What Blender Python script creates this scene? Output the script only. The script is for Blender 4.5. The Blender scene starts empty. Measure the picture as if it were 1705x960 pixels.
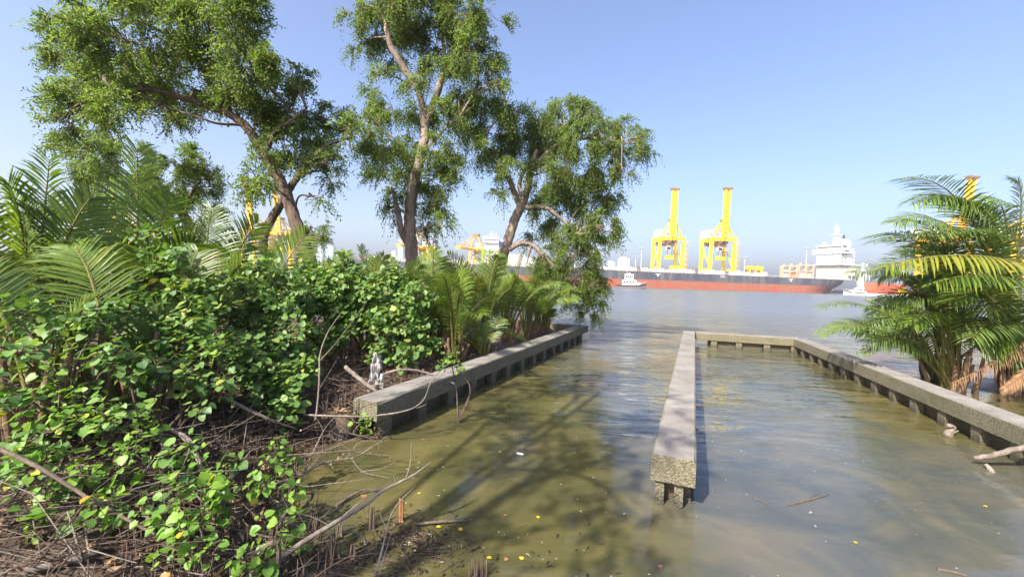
import bpy, math, random
import numpy as np
from mathutils import Vector, Matrix
R = math.radians
random.seed(7)
rng = np.random.default_rng(11)
sc = bpy.context.scene
C = sc.collection

# ---------------------------------------------------------------- camera
FPX, CAMH, PITCH, ROLL = 700.0, 2.1, R(1.15), R(1.92)
_r0 = np.array([1., 0, 0]); _f0 = np.array([0, math.cos(PITCH), -math.sin(PITCH)]); _u0 = np.array([0, math.sin(PITCH), math.cos(PITCH)])
CR = math.cos(ROLL) * _r0 + math.sin(ROLL) * _u0
CU = -math.sin(ROLL) * _r0 + math.cos(ROLL) * _u0
CAM = np.array([0., 0., CAMH])
cd = bpy.data.cameras.new('camera'); cam = bpy.data.objects.new('camera', cd); C.objects.link(cam)
cam.matrix_world = Matrix(((CR[0], CU[0], -_f0[0], 0), (CR[1], CU[1], -_f0[1], 0), (CR[2], CU[2], -_f0[2], CAMH), (0, 0, 0, 1)))
cd.sensor_width = 36; cd.lens = 36 * FPX / 1705; cd.clip_start = 0.05; cd.clip_end = 20000
sc.camera = cam

# ---------------------------------------------------------------- sky, sun, exposure
SUN_AZ = R(-141)      # compass angle of the sun measured from +Y towards +X (behind, to the left)
SUN_EL = R(41)
w = bpy.data.worlds.new('World'); sc.world = w; w.use_nodes = True
nt = w.node_tree; bg = nt.nodes['Background']; bg.inputs[1].default_value = 0.13
sky = nt.nodes.new('ShaderNodeTexSky'); sky.sky_type = 'NISHITA'; sky.sun_disc = False
sky.sun_elevation = SUN_EL; sky.sun_rotation = SUN_AZ
sky.air_density = 1.0; sky.dust_density = 4.0; sky.ozone_density = 7.0
_tint = nt.nodes.new('ShaderNodeMix'); _tint.data_type = 'RGBA'; _tint.blend_type = 'MULTIPLY'; _tint.inputs[0].default_value = 1   # white balance of the hazy sky
_tint.inputs[7].default_value = (1.12, 1.0, .99, 1); nt.links.new(sky.outputs[0], _tint.inputs[6]); nt.links.new(_tint.outputs[2], bg.inputs[0])
sl = bpy.data.lights.new('sun', 'SUN'); sl.energy = 5.0; sl.angle = R(0.53); sl.color = (1, 0.93, 0.82)
so = bpy.data.objects.new('sun', sl); C.objects.link(so); so.location = (-30, -30, 40)
_sd = Vector((math.sin(SUN_AZ) * math.cos(SUN_EL), math.cos(SUN_AZ) * math.cos(SUN_EL), math.sin(SUN_EL)))
so.rotation_euler = _sd.to_track_quat('Z', 'Y').to_euler()
sc.view_settings.view_transform = 'Standard'; sc.view_settings.look = 'None'
sc.view_settings.exposure = 1.28; sc.view_settings.gamma = 1
sc.cycles.max_bounces = 8; sc.cycles.transparent_max_bounces = 8; sc.cycles.transmission_bounces = 4
sc.cycles.sample_clamp_indirect = 6

# ---------------------------------------------------------------- helpers
def ray(px, py):
    return CR * ((px - 852.5) / FPX) + CU * (-(py - 480) / FPX) + _f0
def W(px, py, Y):
    d = ray(px, py); return CAM + d * (Y / d[1])
def G(px, py, z=0.0):
    d = ray(px, py); return CAM + d * ((z - CAMH) / d[2])
def nrm(v):
    v = np.asarray(v, float); return v / (np.linalg.norm(v, axis=-1, keepdims=True) + 1e-9)

def tag(o, label=None, cat=None, group=None, kind=None):
    if label: o['label'] = label
    if cat: o['category'] = cat
    if group: o['group'] = group
    if kind: o['kind'] = kind
    return o
def thing(name, loc, label, cat, group=None):
    o = bpy.data.objects.new(name, None); C.objects.link(o); o.location = Vector([float(a) for a in loc]); o.empty_display_size = 0.2
    return tag(o, label, cat, group)
def root_loc(p):
    l = np.zeros(3)
    while p is not None:
        l += np.array(p.location); p = p.parent
    return l
def mesh_np(name, v, f, mat, smooth=False):
    """v (N,3); f either an (M,k) array or a list of tuples"""
    me = bpy.data.meshes.new(name)
    v = np.asarray(v, dtype=np.float32)
    if isinstance(f, np.ndarray):
        M, k = f.shape
        me.vertices.add(len(v)); me.vertices.foreach_set('co', v.ravel())
        me.loops.add(M * k); me.loops.foreach_set('vertex_index', f.astype(np.int32).ravel())
        me.polygons.add(M); me.polygons.foreach_set('loop_start', np.arange(0, M * k, k, dtype=np.int32))
        me.update(calc_edges=True)
    else:
        me.from_pydata(v.tolist(), [], f); me.update()
    if smooth:
        me.polygons.foreach_set('use_smooth', np.ones(len(me.polygons), dtype=bool))
    if mat: me.materials.append(mat)
    return me
def obj_np(name, v, f, mat, parent=None, smooth=False, kind=None):
    v = np.asarray(v, float)
    if parent is not None: v = v - root_loc(parent)
    o = bpy.data.objects.new(name, mesh_np(name, v, f, mat, smooth)); C.objects.link(o)
    if parent is not None: o.parent = parent
    if kind: o['kind'] = kind
    return o

class MB:
    """collects boxes, bars, tubes; build() links them as one mesh object"""
    def __init__(s): s.v = []; s.f = []
    def add(s, v, f):
        n = len(s.v); s.v.extend([tuple(map(float, a)) for a in v]); s.f.extend([tuple(i + n for i in q) for q in f]); return s
    def frame(s, o, x, y, z, lo, hi):
        """box in a frame: origin o, axes x y z, from lo to hi"""
        o, x, y, z = map(lambda a: np.asarray(a, float), (o, x, y, z))
        v = [o + x * a + y * b + z * c for c in (lo[2], hi[2]) for b in (lo[1], hi[1]) for a in (lo[0], hi[0])]
        return s.add(v, [(0, 2, 3, 1), (4, 5, 7, 6), (0, 1, 5, 4), (2, 6, 7, 3), (0, 4, 6, 2), (1, 3, 7, 5)])
    def box(s, c, d):
        return s.frame(c, (1, 0, 0), (0, 1, 0), (0, 0, 1), [-a / 2 for a in d], [a / 2 for a in d])
    def bar(s, a, b, wd, ht=None, up=(0, 0, 1)):
        a = np.asarray(a, float); b = np.asarray(b, float); ht = ht or wd
        t = nrm(b - a); up = np.asarray(up, float)
        if abs(np.dot(t, up)) > .98: up = np.array([0, 1., 0])
        sd = nrm(np.cross(t, up)); u = np.cross(sd, t); L = np.linalg.norm(b - a)
        return s.frame(a, t, sd, u, (0, -wd / 2, -ht / 2), (L, wd / 2, ht / 2))
    def tube(s, pts, rad, n=8, cap=True):
        pts = np.asarray(pts, float); m = len(pts)
        rad = np.broadcast_to(np.asarray(rad, float), (m,))
        tg = nrm(np.gradient(pts, axis=0)); ref = np.array([0.3, 0.9, 0.2])
        vs = []
        a = nrm(np.cross(tg[0], ref))
        for i in range(m):
            a = nrm(a - tg[i] * np.dot(a, tg[i])); b = np.cross(tg[i], a)
            for k in range(n):
                th = 2 * math.pi * k / n; vs.append(pts[i] + rad[i] * (a * math.cos(th) + b * math.sin(th)))
        fs = [(i * n + k, i * n + (k + 1) % n, (i + 1) * n + (k + 1) % n, (i + 1) * n + k) for i in range(m - 1) for k in range(n)]
        if cap: fs += [tuple(range(n))[::-1], tuple((m - 1) * n + k for k in range(n))]
        return s.add(vs, fs)
    def build(s, name, mat, parent=None, smooth=False, kind=None):
        return obj_np(name, np.array(s.v), s.f, mat, parent, smooth, kind)
def bevel(o, wd=0.01, seg=2):
    m = o.modifiers.new('bevel', 'BEVEL'); m.width = wd; m.segments = seg; m.limit_method = 'ANGLE'; return o
def copy_tree(o, parent=None):
    c = o.copy(); C.objects.link(c)
    if parent is not None: c.parent = parent
    for ch in o.children: copy_tree(ch, c)
    return c
def spline(pts, n=12):
    """Catmull-Rom through pts"""
    p = np.asarray(pts, float); p = np.vstack([2 * p[0] - p[1], p, 2 * p[-1] - p[-2]]); out = []
    for i in range(1, len(p) - 2):
        for t in np.linspace(0, 1, n, endpoint=False):
            a, b, c, d = p[i - 1], p[i], p[i + 1], p[i + 2]
            out.append(.5 * (2 * b + (c - a) * t + (2 * a - 5 * b + 4 * c - d) * t * t + (3 * b - 3 * c + d - a) * t ** 3))
    out.append(p[-2]); return np.array(out)

# ---------------------------------------------------------------- materials
class NT:
    def __init__(s, m): s.t = m.node_tree; s.n = s.t.nodes; s.l = s.t.links
    def add(s, ty, **k):
        x = s.n.new(ty)
        for a, b in k.items(): setattr(x, a, b)
        return x
    def link(s, a, b): s.l.new(a, b)
    def ramp(s, fac, stops, interp='LINEAR'):
        r = s.add('ShaderNodeValToRGB'); e = r.color_ramp.elements; r.color_ramp.interpolation = interp
        while len(e) < len(stops): e.new(.5)
        for q, (p, c) in zip(e, stops): q.position = p; q.color = (*c, 1)
        if fac is not None: s.link(fac, r.inputs[0])
        return r.outputs[0]
    def noise(s, vec, scale, detail=4, rough=.55, dist=0):
        x = s.add('ShaderNodeTexNoise'); x.inputs['Scale'].default_value = scale; x.inputs['Detail'].default_value = detail
        x.inputs['Roughness'].default_value = rough; x.inputs['Distortion'].default_value = dist
        if vec is not None: s.link(vec, x.inputs['Vector'])
        return x.outputs['Fac']
    def mix(s, fac, a, b, typ='MIX'):
        x = s.add('ShaderNodeMix', data_type='RGBA', blend_type=typ)
        for sock, val in ((x.inputs[0], fac), (x.inputs[6], a), (x.inputs[7], b)):
            if hasattr(val, 'links'): s.link(val, sock)
            elif isinstance(val, tuple): sock.default_value = (*val, 1)
            else: sock.default_value = val
        return x.outputs[2]
    def math(s, op, a, b=0.5, clamp=False):
        x = s.add('ShaderNodeMath', operation=op, use_clamp=clamp)
        for i, val in enumerate((a, b)):
            if hasattr(val, 'links'): s.link(val, x.inputs[i])
            else: x.inputs[i].default_value = val
        return x.outputs[0]
    def maprange(s, v, a, b, c, d, smooth=False):
        x = s.add('ShaderNodeMapRange'); s.link(v, x.inputs[0])
        if smooth: x.interpolation_type = 'SMOOTHSTEP'
        for i, q in enumerate((a, b, c, d)): x.inputs[i + 1].default_value = q
        return x.outputs[0]
    def bump(s, h, strength=.5, dist=.02, normal=None):
        x = s.add('ShaderNodeBump'); x.inputs['Strength'].default_value = strength; x.inputs['Distance'].default_value = dist
        s.link(h, x.inputs['Height'])
        if normal is not None: s.link(normal, x.inputs['Normal'])
        return x.outputs[0]
def new_mat(name):
    m = bpy.data.materials.new(name); m.use_nodes = True
    t = NT(m); return m, t, t.n['Principled BSDF']
def paint(name, col, rough=.5, dirt=.25, scale=.6, metal=0.0, dirtcol=(.12, .07, .04), bump=.1):
    """weathered paint: base colour, streaks and spots of dirt"""
    m, t, b = new_mat(name)
    tc = t.add('ShaderNodeTexCoord').outputs['Object']
    mp = t.add('ShaderNodeMapping'); mp.inputs['Scale'].default_value = (1, 1, .25); t.link(tc, mp.inputs[0])
    n1 = t.noise(mp.outputs[0], scale, 6, .65); n2 = t.noise(tc, scale * 7, 4)
    k = t.ramp(n1, [(.42, (0, 0, 0)), (.75, (1, 1, 1))]); k = t.math('MULTIPLY', k, dirt)
    c = t.mix(k, col, dirtcol)
    v = t.maprange(n2, .3, .7, .86, 1.1); c = t.mix(1.0, c, v, 'MULTIPLY')
    t.link(c, b.inputs['Base Color']); b.inputs['Roughness'].default_value = rough; b.inputs['Metallic'].default_value = metal
    t.link(t.bump(n2, bump, .02), b.inputs['Normal'])
    return m
def leaf_mat(name, stops, rough=.4, trans=.35, objrand=False, tint=(1.25, 1.3, .5)):
    m, t, b = new_mat(name)
    r = t.add('ShaderNodeNewGeometry').outputs['Random Per Island']
    o = t.add('ShaderNodeObjectInfo').outputs['Random']
    f = t.math('FRACT', t.math('ADD', r, o)) if objrand else r
    c = t.ramp(f, stops)
    tc = t.add('ShaderNodeTexCoord').outputs['Object']
    v = t.maprange(t.noise(tc, 25, 2), .3, .7, .8, 1.2); c = t.mix(1.0, c, v, 'MULTIPLY')
    t.link(c, b.inputs['Base Color']); b.inputs['Roughness'].default_value = rough
    b.inputs['Specular IOR Level'].default_value = .4
    tr = t.add('ShaderNodeBsdfTranslucent'); t.link(t.mix(1.0, c, tint, 'MULTIPLY'), tr.inputs[0])
    mx = t.add('ShaderNodeMixShader'); mx.inputs[0].default_value = trans
    t.link(b.outputs[0], mx.inputs[1]); t.link(tr.outputs[0], mx.inputs[2])
    t.link(mx.outputs[0], t.n['Material Output'].inputs[0])
    return m
def bark_mat(name, a, b_, scale=9, stretch=.25):
    m, t, b = new_mat(name)
    tc = t.add('ShaderNodeTexCoord').outputs['Object']
    mp = t.add('ShaderNodeMapping'); mp.inputs['Scale'].default_value = (1, 1, stretch); t.link(tc, mp.inputs[0])
    n = t.noise(mp.outputs[0], scale, 8, .7, .4); n2 = t.noise(tc, 2.2, 3)
    c = t.ramp(n, [(.3, a), (.7, b_)]); c = t.mix(t.maprange(n2, .4, .7, 0, .5), c, tuple(x * .55 for x in a))
    t.link(c, b.inputs['Base Color']); b.inputs['Roughness'].default_value = .9
    t.link(t.bump(n, .9, .03), b.inputs['Normal'])
    return m
M = {}
M['leaf_tree'] = leaf_mat('leaf_tree', [(0, (.09, .155, .028)), (.4, (.135, .21, .038)), (.75, (.18, .25, .048)), (.97, (.22, .28, .055)), (1, (.28, .20, .05))], .45, .55, False, (1.25, 1.3, .7))
M['leaf_hibiscus'] = leaf_mat('leaf_hibiscus', [(0, (.06, .13, .034)), (.35, (.105, .205, .045)), (.7, (.155, .26, .055)), (.96, (.23, .32, .065)), (.975, (.20, .17, .06)), (.992, (.24, .30, .05)), (1, (.5, .35, .02))], .48, .36, True)
M['leaf_fresh'] = leaf_mat('leaf_fresh', [(0, (.09, .20, .03)), (.5, (.15, .29, .04)), (.97, (.22, .36, .05)), (.985, (.5, .40, .03)), (1, (.45, .2, .03))], .45, .42, True)
M['frond'] = leaf_mat('frond', [(0, (.07, .12, .03)), (.5, (.115, .175, .042)), (.95, (.165, .225, .05)), (1, (.28, .20, .08))], .33, .28)
M['frond_light'] = leaf_mat('frond_light', [(0, (.08, .15, .02)), (.5, (.13, .205, .03)), (.96, (.19, .25, .035)), (1, (.3, .22, .08))], .36, .35)
M['frond_yellow'] = leaf_mat('frond_yellow', [(0, (.14, .17, .02)), (.6, (.24, .25, .03)), (1, (.32, .27, .04))], .4, .35)
M['frond_dead'] = leaf_mat('frond_dead', [(0, (.14, .07, .03)), (.6, (.24, .13, .06)), (1, (.32, .2, .1))], .7, .2, False, (1.1, .9, .6))
M['rachis'] = bark_mat('rachis', (.10, .10, .02), (.2, .18, .04), 20, .1)
M['sheath'] = bark_mat('sheath', (.09, .05, .028), (.33, .21, .12), 14, .12)
M['bark'] = bark_mat('bark', (.11, .08, .06), (.36, .28, .21))
M['bark_dark'] = bark_mat('bark_dark', (.055, .037, .028), (.21, .14, .10))
M['deadwood'] = bark_mat('deadwood', (.12, .095, .075), (.32, .27, .22), 16, .3)
M['twig'] = bark_mat('twig', (.06, .042, .03), (.2, .145, .105), 16, .3)
M['soaked'] = leaf_mat('soaked', [(0, (.012, .009, .007)), (.6, (.035, .024, .016)), (.9, (.09, .055, .03)), (1, (.3, .27, .22))], .4, .0, False, (1, .8, .6))
M['litter'] = leaf_mat('litter', [(0, (.06, .032, .018)), (.45, (.17, .095, .05)), (.8, (.30, .19, .10)), (1, (.42, .29, .17))], .75, .1, False, (1, .8, .6))

def concrete(name):
    m, t, b = new_mat(name)
    tc = t.add('ShaderNodeTexCoord').outputs['Object']; gn = t.add('ShaderNodeNewGeometry')
    sp = t.add('ShaderNodeSeparateXYZ'); t.link(gn.outputs['Normal'], sp.inputs[0])
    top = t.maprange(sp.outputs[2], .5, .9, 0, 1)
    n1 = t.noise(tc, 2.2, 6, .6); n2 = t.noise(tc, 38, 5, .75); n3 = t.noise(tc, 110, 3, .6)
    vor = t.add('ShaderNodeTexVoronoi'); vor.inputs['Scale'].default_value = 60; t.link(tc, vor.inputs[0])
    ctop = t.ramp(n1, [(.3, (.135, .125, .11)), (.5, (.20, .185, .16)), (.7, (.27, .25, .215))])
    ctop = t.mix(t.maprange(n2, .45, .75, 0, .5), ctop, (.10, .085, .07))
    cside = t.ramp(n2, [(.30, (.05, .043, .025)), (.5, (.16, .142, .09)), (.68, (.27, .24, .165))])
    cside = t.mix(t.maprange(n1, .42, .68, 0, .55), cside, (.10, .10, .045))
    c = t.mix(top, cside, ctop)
    ps = t.add('ShaderNodeSeparateXYZ'); t.link(gn.outputs['Position'], ps.inputs[0])
    rust = t.math('MULTIPLY', t.maprange(t.noise(tc, 4.5, 4, .6), .56, .66, 0, .75), t.maprange(ps.outputs[2], .16, .03, 0, 1)); c = t.mix(rust, c, (.26, .10, .03))
    wet = t.maprange(t.math('ADD', ps.outputs[2], t.math('MULTIPLY', n1, .12)), .10, .24, .42, 1)   # tide mark
    c = t.mix(1.0, c, wet, 'MULTIPLY')
    t.link(c, b.inputs['Base Color']); t.link(t.maprange(wet, .42, 1, .45, .9), b.inputs['Roughness'])
    h = t.math('ADD', n2, t.math('MULTIPLY', vor.outputs[0], t.maprange(top, 0, 1, .9, .15)))
    bp = t.add('ShaderNodeBump'); bp.inputs['Distance'].default_value = .015; t.link(h, bp.inputs['Height'])
    t.link(t.maprange(top, 0, 1, .9, .3), bp.inputs['Strength']); t.link(bp.outputs[0], b.inputs['Normal'])
    return m
M['concrete'] = concrete('concrete')

def water_mat():
    m, t, b = new_mat('water')
    gp = t.add('ShaderNodeNewGeometry').outputs['Position']
    sp = t.add('ShaderNodeSeparateXYZ'); t.link(gp, sp.inputs[0])
    n = t.noise(gp, .8, 5, .6, 1.2); n_f = t.noise(gp, 2.5, 4, .6)
    c = t.ramp(n, [(.3, (.050, .050, .021)), (.5, (.080, .073, .028)), (.7, (.122, .102, .038))])
    c = t.mix(t.maprange(n_f, .4, .75, 0, .35), c, (.036, .038, .018))
    # sediment is stirred up along the right-hand wall and in the left inlet; grey silt between has sky reflection painted into its tone
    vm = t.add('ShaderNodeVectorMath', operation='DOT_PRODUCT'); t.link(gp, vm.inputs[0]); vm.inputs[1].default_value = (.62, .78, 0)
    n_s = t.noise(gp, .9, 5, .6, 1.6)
    pool_col = t.ramp(n_s, [(.32, (.050, .061, .068)), (.5, (.080, .084, .078)), (.68, (.126, .112, .082))])
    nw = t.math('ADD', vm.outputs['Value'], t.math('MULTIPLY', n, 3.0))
    pool_mask = t.math('MULTIPLY', t.maprange(nw, 10.4, 8.6, 0, 1), t.maprange(sp.outputs[0], 1.0, 1.9, 0, 1))
    c = t.mix(t.math('MULTIPLY', pool_mask, .8), c, pool_col)
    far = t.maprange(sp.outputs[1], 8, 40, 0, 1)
    c = t.mix(far, c, (.115, .13, .136))  # grey-blue river mud, lightened so the colour carries some of the sky reflection
    t.link(c, b.inputs['Base Color']); t.link(t.maprange(sp.outputs[1], 6, 26, .03, .28), b.inputs['Roughness']); b.inputs['IOR'].default_value = 1.333
    mp = t.add('ShaderNodeMapping'); mp.inputs['Scale'].default_value = (.75, 1.8, 1); mp.inputs['Rotation'].default_value = (0, 0, R(12)); t.link(gp, mp.inputs[0])
    w1 = t.noise(mp.outputs[0], 1.1, 3, .5, .6); w2 = t.noise(mp.outputs[0], 4.2, 3, .55, .4); w3 = t.noise(mp.outputs[0], .35, 3, .5)
    # sheltered basins are calm, the open river is choppy
    ex = t.math('ADD', t.maprange(sp.outputs[1], 4, 22, .17, 2.2), t.maprange(sp.outputs[1], 18, 120, 0, 6))
    mp2 = t.add('ShaderNodeMapping'); mp2.inputs['Scale'].default_value = (.16, .6, 1); mp2.inputs['Rotation'].default_value = (0, 0, R(-6)); t.link(gp, mp2.inputs[0])
    w4 = t.noise(mp2.outputs[0], 1.0, 3, .55, .5)
    calm = t.maprange(w3, .35, .65, .35, 1.3)
    h = t.math('ADD', t.math('MULTIPLY', w1, 1.0), t.math('MULTIPLY', w2, .33))
    h = t.math('MULTIPLY', t.math('MULTIPLY', h, ex), calm)
    h = t.math('ADD', h, t.math('MULTIPLY', w4, t.maprange(sp.outputs[1], 10, 30, 0, 9)))
    bp = t.add('ShaderNodeBump'); bp.inputs['Distance'].default_value = .12; bp.inputs['Strength'].default_value = .8
    t.link(h, bp.inputs['Height']); t.link(bp.outputs[0], b.inputs['Normal'])
    return m
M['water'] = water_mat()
def mud_mat():
    m, t, b = new_mat('mud')
    gp = t.add('ShaderNodeNewGeometry').outputs['Position']; sp = t.add('ShaderNodeSeparateXYZ'); t.link(gp, sp.inputs[0])
    n = t.noise(gp, 3, 7, .65); n2 = t.noise(gp, 30, 5, .7)
    c = t.ramp(n, [(.3, (.04, .028, .018)), (.5, (.085, .06, .038)), (.72, (.15, .105, .065))])
    c = t.mix(t.maprange(n2, .4, .7, 0, .5), c, (.035, .024, .016))
    wet = t.maprange(sp.outputs[2], .0, .22, .5, 1); c = t.mix(1.0, c, wet, 'MULTIPLY')
    t.link(c, b.inputs['Base Color']); t.link(t.maprange(sp.outputs[2], .0, .2, .25, .9), b.inputs['Roughness'])
    t.link(t.bump(t.math('ADD', n, t.math('MULTIPLY', n2, .3)), .8, .05), b.inputs['Normal'])
    return m
M['mud'] = mud_mat()
M['quay'] = paint('quay', (.30, .29, .27), .9, .5, .1)
# ================================================================ SETTING
def sheet(name, x0, x1, y0, y1, z, mat, nx=1, ny=1):
    xs = np.linspace(x0, x1, nx + 1); ys = np.linspace(y0, y1, ny + 1)
    v = np.array([(x, y, z) for y in ys for x in xs]); n = nx + 1
    f = np.array([(j * n + i, j * n + i + 1, (j + 1) * n + i + 1, (j + 1) * n + i) for j in range(ny) for i in range(nx)])
    return tag(obj_np(name, v, f, mat), kind='structure')
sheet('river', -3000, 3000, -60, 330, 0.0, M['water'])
q = MB(); q.box((0, 340, .9), (6000, 30, 4.2)); q.box((0, 324.2, 2.55), (6000, 1.6, .9))
tag(q.build('quay', M['quay']), kind='structure')
sheet('ground', -6000, 6000, 354, 9000, 2.9, M['quay'])
sheet('riverbed', -3000, 3000, -60, 330, -1.6, M['mud'])

# ---- walls: cap beam on posts with boards between
TOPZ, BOTZ, WID = .495, .245, .39
def beam(name, a, b, label, side=1, spacing=.75, ends=(0, 0), first=.1, wid=WID, inset=.03, ds=True):
    """a, b: centre line ends; posts stand under the side-facing edge"""
    a = np.array([a[0], a[1], 0.]); b = np.array([b[0], b[1], 0.])
    d = nrm(b - a); s = np.cross(d, (0, 0, 1)) * side; L = np.linalg.norm(b - a)
    t = thing(name, a, label, 'concrete wall')
    n = max(2, int(L / .25)); w2 = wid / 2
    vs = []; rr = random.Random(3)
    for i in range(n + 1):                                   # cast cap with slightly worn, uneven arrises
        p = a + d * (L * i / n)
        for (e, z) in ((-w2, BOTZ), (w2, BOTZ), (w2, TOPZ - .018), (w2 - .018, TOPZ), (-w2 + .018, TOPZ), (-w2, TOPZ - .018)):
            vs.append(p + s * (e + rr.uniform(-.003, .003)) + np.array([0, 0, z + rr.uniform(-.0025, .0025) - (rr.uniform(.006, .018) if z > .476 and e * side > 0 and rr.random() < .07 else 0)]))
    fs = [(i * 6 + k, i * 6 + (k + 1) % 6, i * 6 + 6 + (k + 1) % 6, i * 6 + 6 + k) for i in range(n) for k in range(6)]
    fs += [(0, 1, 2, 3, 4, 5), tuple(n * 6 + k for k in range(6))[::-1]]
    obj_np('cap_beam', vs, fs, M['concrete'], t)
    x = first; k = 0; ps = .19
    while x < L - .1:
        for sd in ((1, -1) if ds else (1,)):
            p = a + d * (x + rr.uniform(-.03, .03)) + s * sd * (w2 - inset - .07)
            m = MB(); tilt = rr.uniform(-.015, .015)
            v = []
            for z, g in ((-1.2, 0), (.02, 0), (BOTZ + .03, 0)):
                for (i, j) in ((-1, -1), (1, -1), (1, 1), (-1, 1)):
                    v.append(p + d * (i * ps / 2 * rr.uniform(.92, 1.04) + tilt) + s * sd * j * .07 * rr.uniform(.93, 1.05) + np.array([0, 0, z]))
            m.add(v, [(k2 * 4 + q_, k2 * 4 + (q_ + 1) % 4, k2 * 4 + 4 + (q_ + 1) % 4, k2 * 4 + 4 + q_) for k2 in (0, 1) for q_ in range(4)] + [(0, 3, 2, 1), (8, 9, 10, 11)])
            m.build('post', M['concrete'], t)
        if x + spacing < L:                                   # board slid between the posts
            m = MB(); m.frame(a, d, s, (0, 0, 1), (x + ps / 2 + .005, -.035 + rr.uniform(-.01, .01), -1.2), (min(x + spacing, L) - ps / 2 - .005, .035, BOTZ - rr.uniform(.004, .02)))
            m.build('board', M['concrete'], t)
        x += spacing; k += 1
    return t
cA = (G(1087, 757, TOPZ) + G(1157, 765, TOPZ)) / 2; cB = (G(1138, 551, TOPZ) + G(1157, 551, TOPZ)) / 2
AX = nrm((cB - cA)[:2])
PA, PB = cA[:2], cA[:2] + AX * np.linalg.norm((cB - cA)[:2])
beam('concrete_wall', PA, PB, 'straight narrow concrete wall in the middle of the water, its blunt end nearest', 1, .8, first=.30)
# three slim stakes carry the blunt end
_t = [o for o in bpy.data.objects if o.name == 'concrete_wall'][0]
_s = np.array([AX[1], -AX[0]])
for e, q_ in ((-.115, .10), (-.02, .24), (.055, .10)):
    p = PA + AX * q_ + _s * e; m = MB()
    m.frame((p[0], p[1], 0), (_s[0], _s[1], 0), (AX[0], AX[1], 0), (0, 0, 1), (-.04, -.045, -1), (.04, .045, BOTZ + .02)); m.build('stake', M['concrete'], _t)
wS = (G(1330, 562.5, TOPZ))[:2]; wE = G(1705, 701, TOPZ)[:2]
dirR = nrm(wE - wS); wE2 = wE + dirR * 4.5
# the far cross wall butts against the middle wall and the right wall
xd = nrm(wS - PB); p0 = PB - AX * .1 + xd * .20
beam('concrete_wall', p0, wS - xd * .02, 'short concrete cross wall closing the far end of the basin', 1, .82, first=.55)
beam('concrete_wall', wS + dirR * .12, wE2, 'long sunlit concrete wall running to the right edge beside the palms', 1, .75, first=.05)
lA = (G(580, 660, TOPZ) + G(638, 672, TOPZ)) / 2; lB = G(972, 540, TOPZ)
lA = lA[:2]; lL = np.linalg.norm((lB[:2] - lA)); LAX = AX
lB2 = lA + LAX * (lL - .1)
beam('concrete_wall', lA, lB2, 'shaded concrete wall along the planted left bank', 1, .8, first=.22, ds=False)
ld = np.array([-LAX[1], LAX[0]])
beam('concrete_wall', lB2 - LAX * .2 + ld * .2, lB2 - LAX * .2 + ld * 7, 'concrete wall at the far end of the left bank, behind the small palms', -1, .8, ds=False)
NS = np.array([LAX[1], -LAX[0]])        # from the left bank towards the water

# ---- left bank: one height field that dips under the water
shore = np.array([(-9., -2.2), (-2.2, 1.2), (-1.45, 2.3), (-1.5, 2.9), (-1.9, 3.4), (-2.4, 4.2), (-2.42, 5.0), tuple(lA + NS * -.1), tuple(lB2 + NS * -.05), tuple(lB2 + ld * 9), (-40, 17.5)])
def shore_dist(x, y):
    """signed distance to the shoreline, positive on the bank"""
    p = np.stack([x, y], -1); best = np.full(x.shape, 1e9); sg = np.zeros(x.shape)
    for a, b in zip(shore[:-1], shore[1:]):
        d = b - a; t = np.clip(((p - a) @ d) / (d @ d), 0, 1); c = a + t[..., None] * d; dd = np.linalg.norm(p - c, axis=-1)
        cr = d[0] * (p[..., 1] - a[1]) - d[1] * (p[..., 0] - a[0])
        u = dd < best - 1e-6; best = np.where(u, dd, best); sg = np.where(u, np.sign(cr), sg)
    return best * np.where(sg == 0, 1, sg)
def wob(x, y, f, ph=0):
    return np.sin(x * f + 1.3 * ph) * np.cos(y * f * 1.1 + ph) + .5 * np.sin(2.3 * f * x + y * f + ph) + .3 * np.cos(4.1 * f * y - 1.7 * f * x)
def bank_h(x, y):
    x = np.asarray(x, float); y = np.asarray(y, float)
    s = shore_dist(x, y)
    h = np.where(s > 0, np.minimum(.015 + .20 * s, .16 + .07 * s), .30 * s)
    wl = (x - lA[0]) * NS[0] + (y - lA[1]) * NS[1]
    along = (x - lA[0]) * LAX[0] + (y - lA[1]) * LAX[1]
    behind = (along > -.2) & (s > 0)
    h = np.where(behind, np.maximum(h, .28 + .02 * np.minimum(s, 6)), h)
    h = np.minimum(h, .75)
    h = h + (.02 + .02 * np.clip(s, 0, 2)) * wob(x, y, 2.7) * .5 + .012 * wob(x, y, 9, 2)
    # mounds of debris in the shallows
    for (mx, my, r, a) in ((-.78, 3.32, .40, .235), (-1.25, 2.85, .3, .10), (-1.55, 3.5, .3, .06), (-.1, 2.75, .22, .12)):
        h = h + a * np.exp(-((x - mx) ** 2 + (y - my) ** 2) / r ** 2)
    # no ground beyond the wall face
    h = np.where((along > -.3) & (along < lL + .2) & (wl > -.12), -.5, h)
    return np.maximum(h, -.9)
xs = np.concatenate([np.linspace(-40, -8, 40, endpoint=False), np.linspace(-8, 1.5, 190)]); ys = np.concatenate([np.linspace(-4, 6.5, 180, endpoint=False), np.linspace(6.5, 17.2, 80)])
gx, gy = np.meshgrid(xs, ys); n = len(xs)
v = np.stack([gx, gy, bank_h(gx, gy)], -1).reshape(-1, 3)
ii, jj = np.meshgrid(np.arange(n - 1), np.arange(len(ys) - 1)); a = (jj * n + ii).ravel()
f = np.stack([a, a + 1, a + n + 1, a + n], -1)
keep = v[f][:, :, 2].max(1) > -.85; f = f[keep]
tag(obj_np('mud_bank', v, f, M['mud'], smooth=True), kind='structure')
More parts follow.
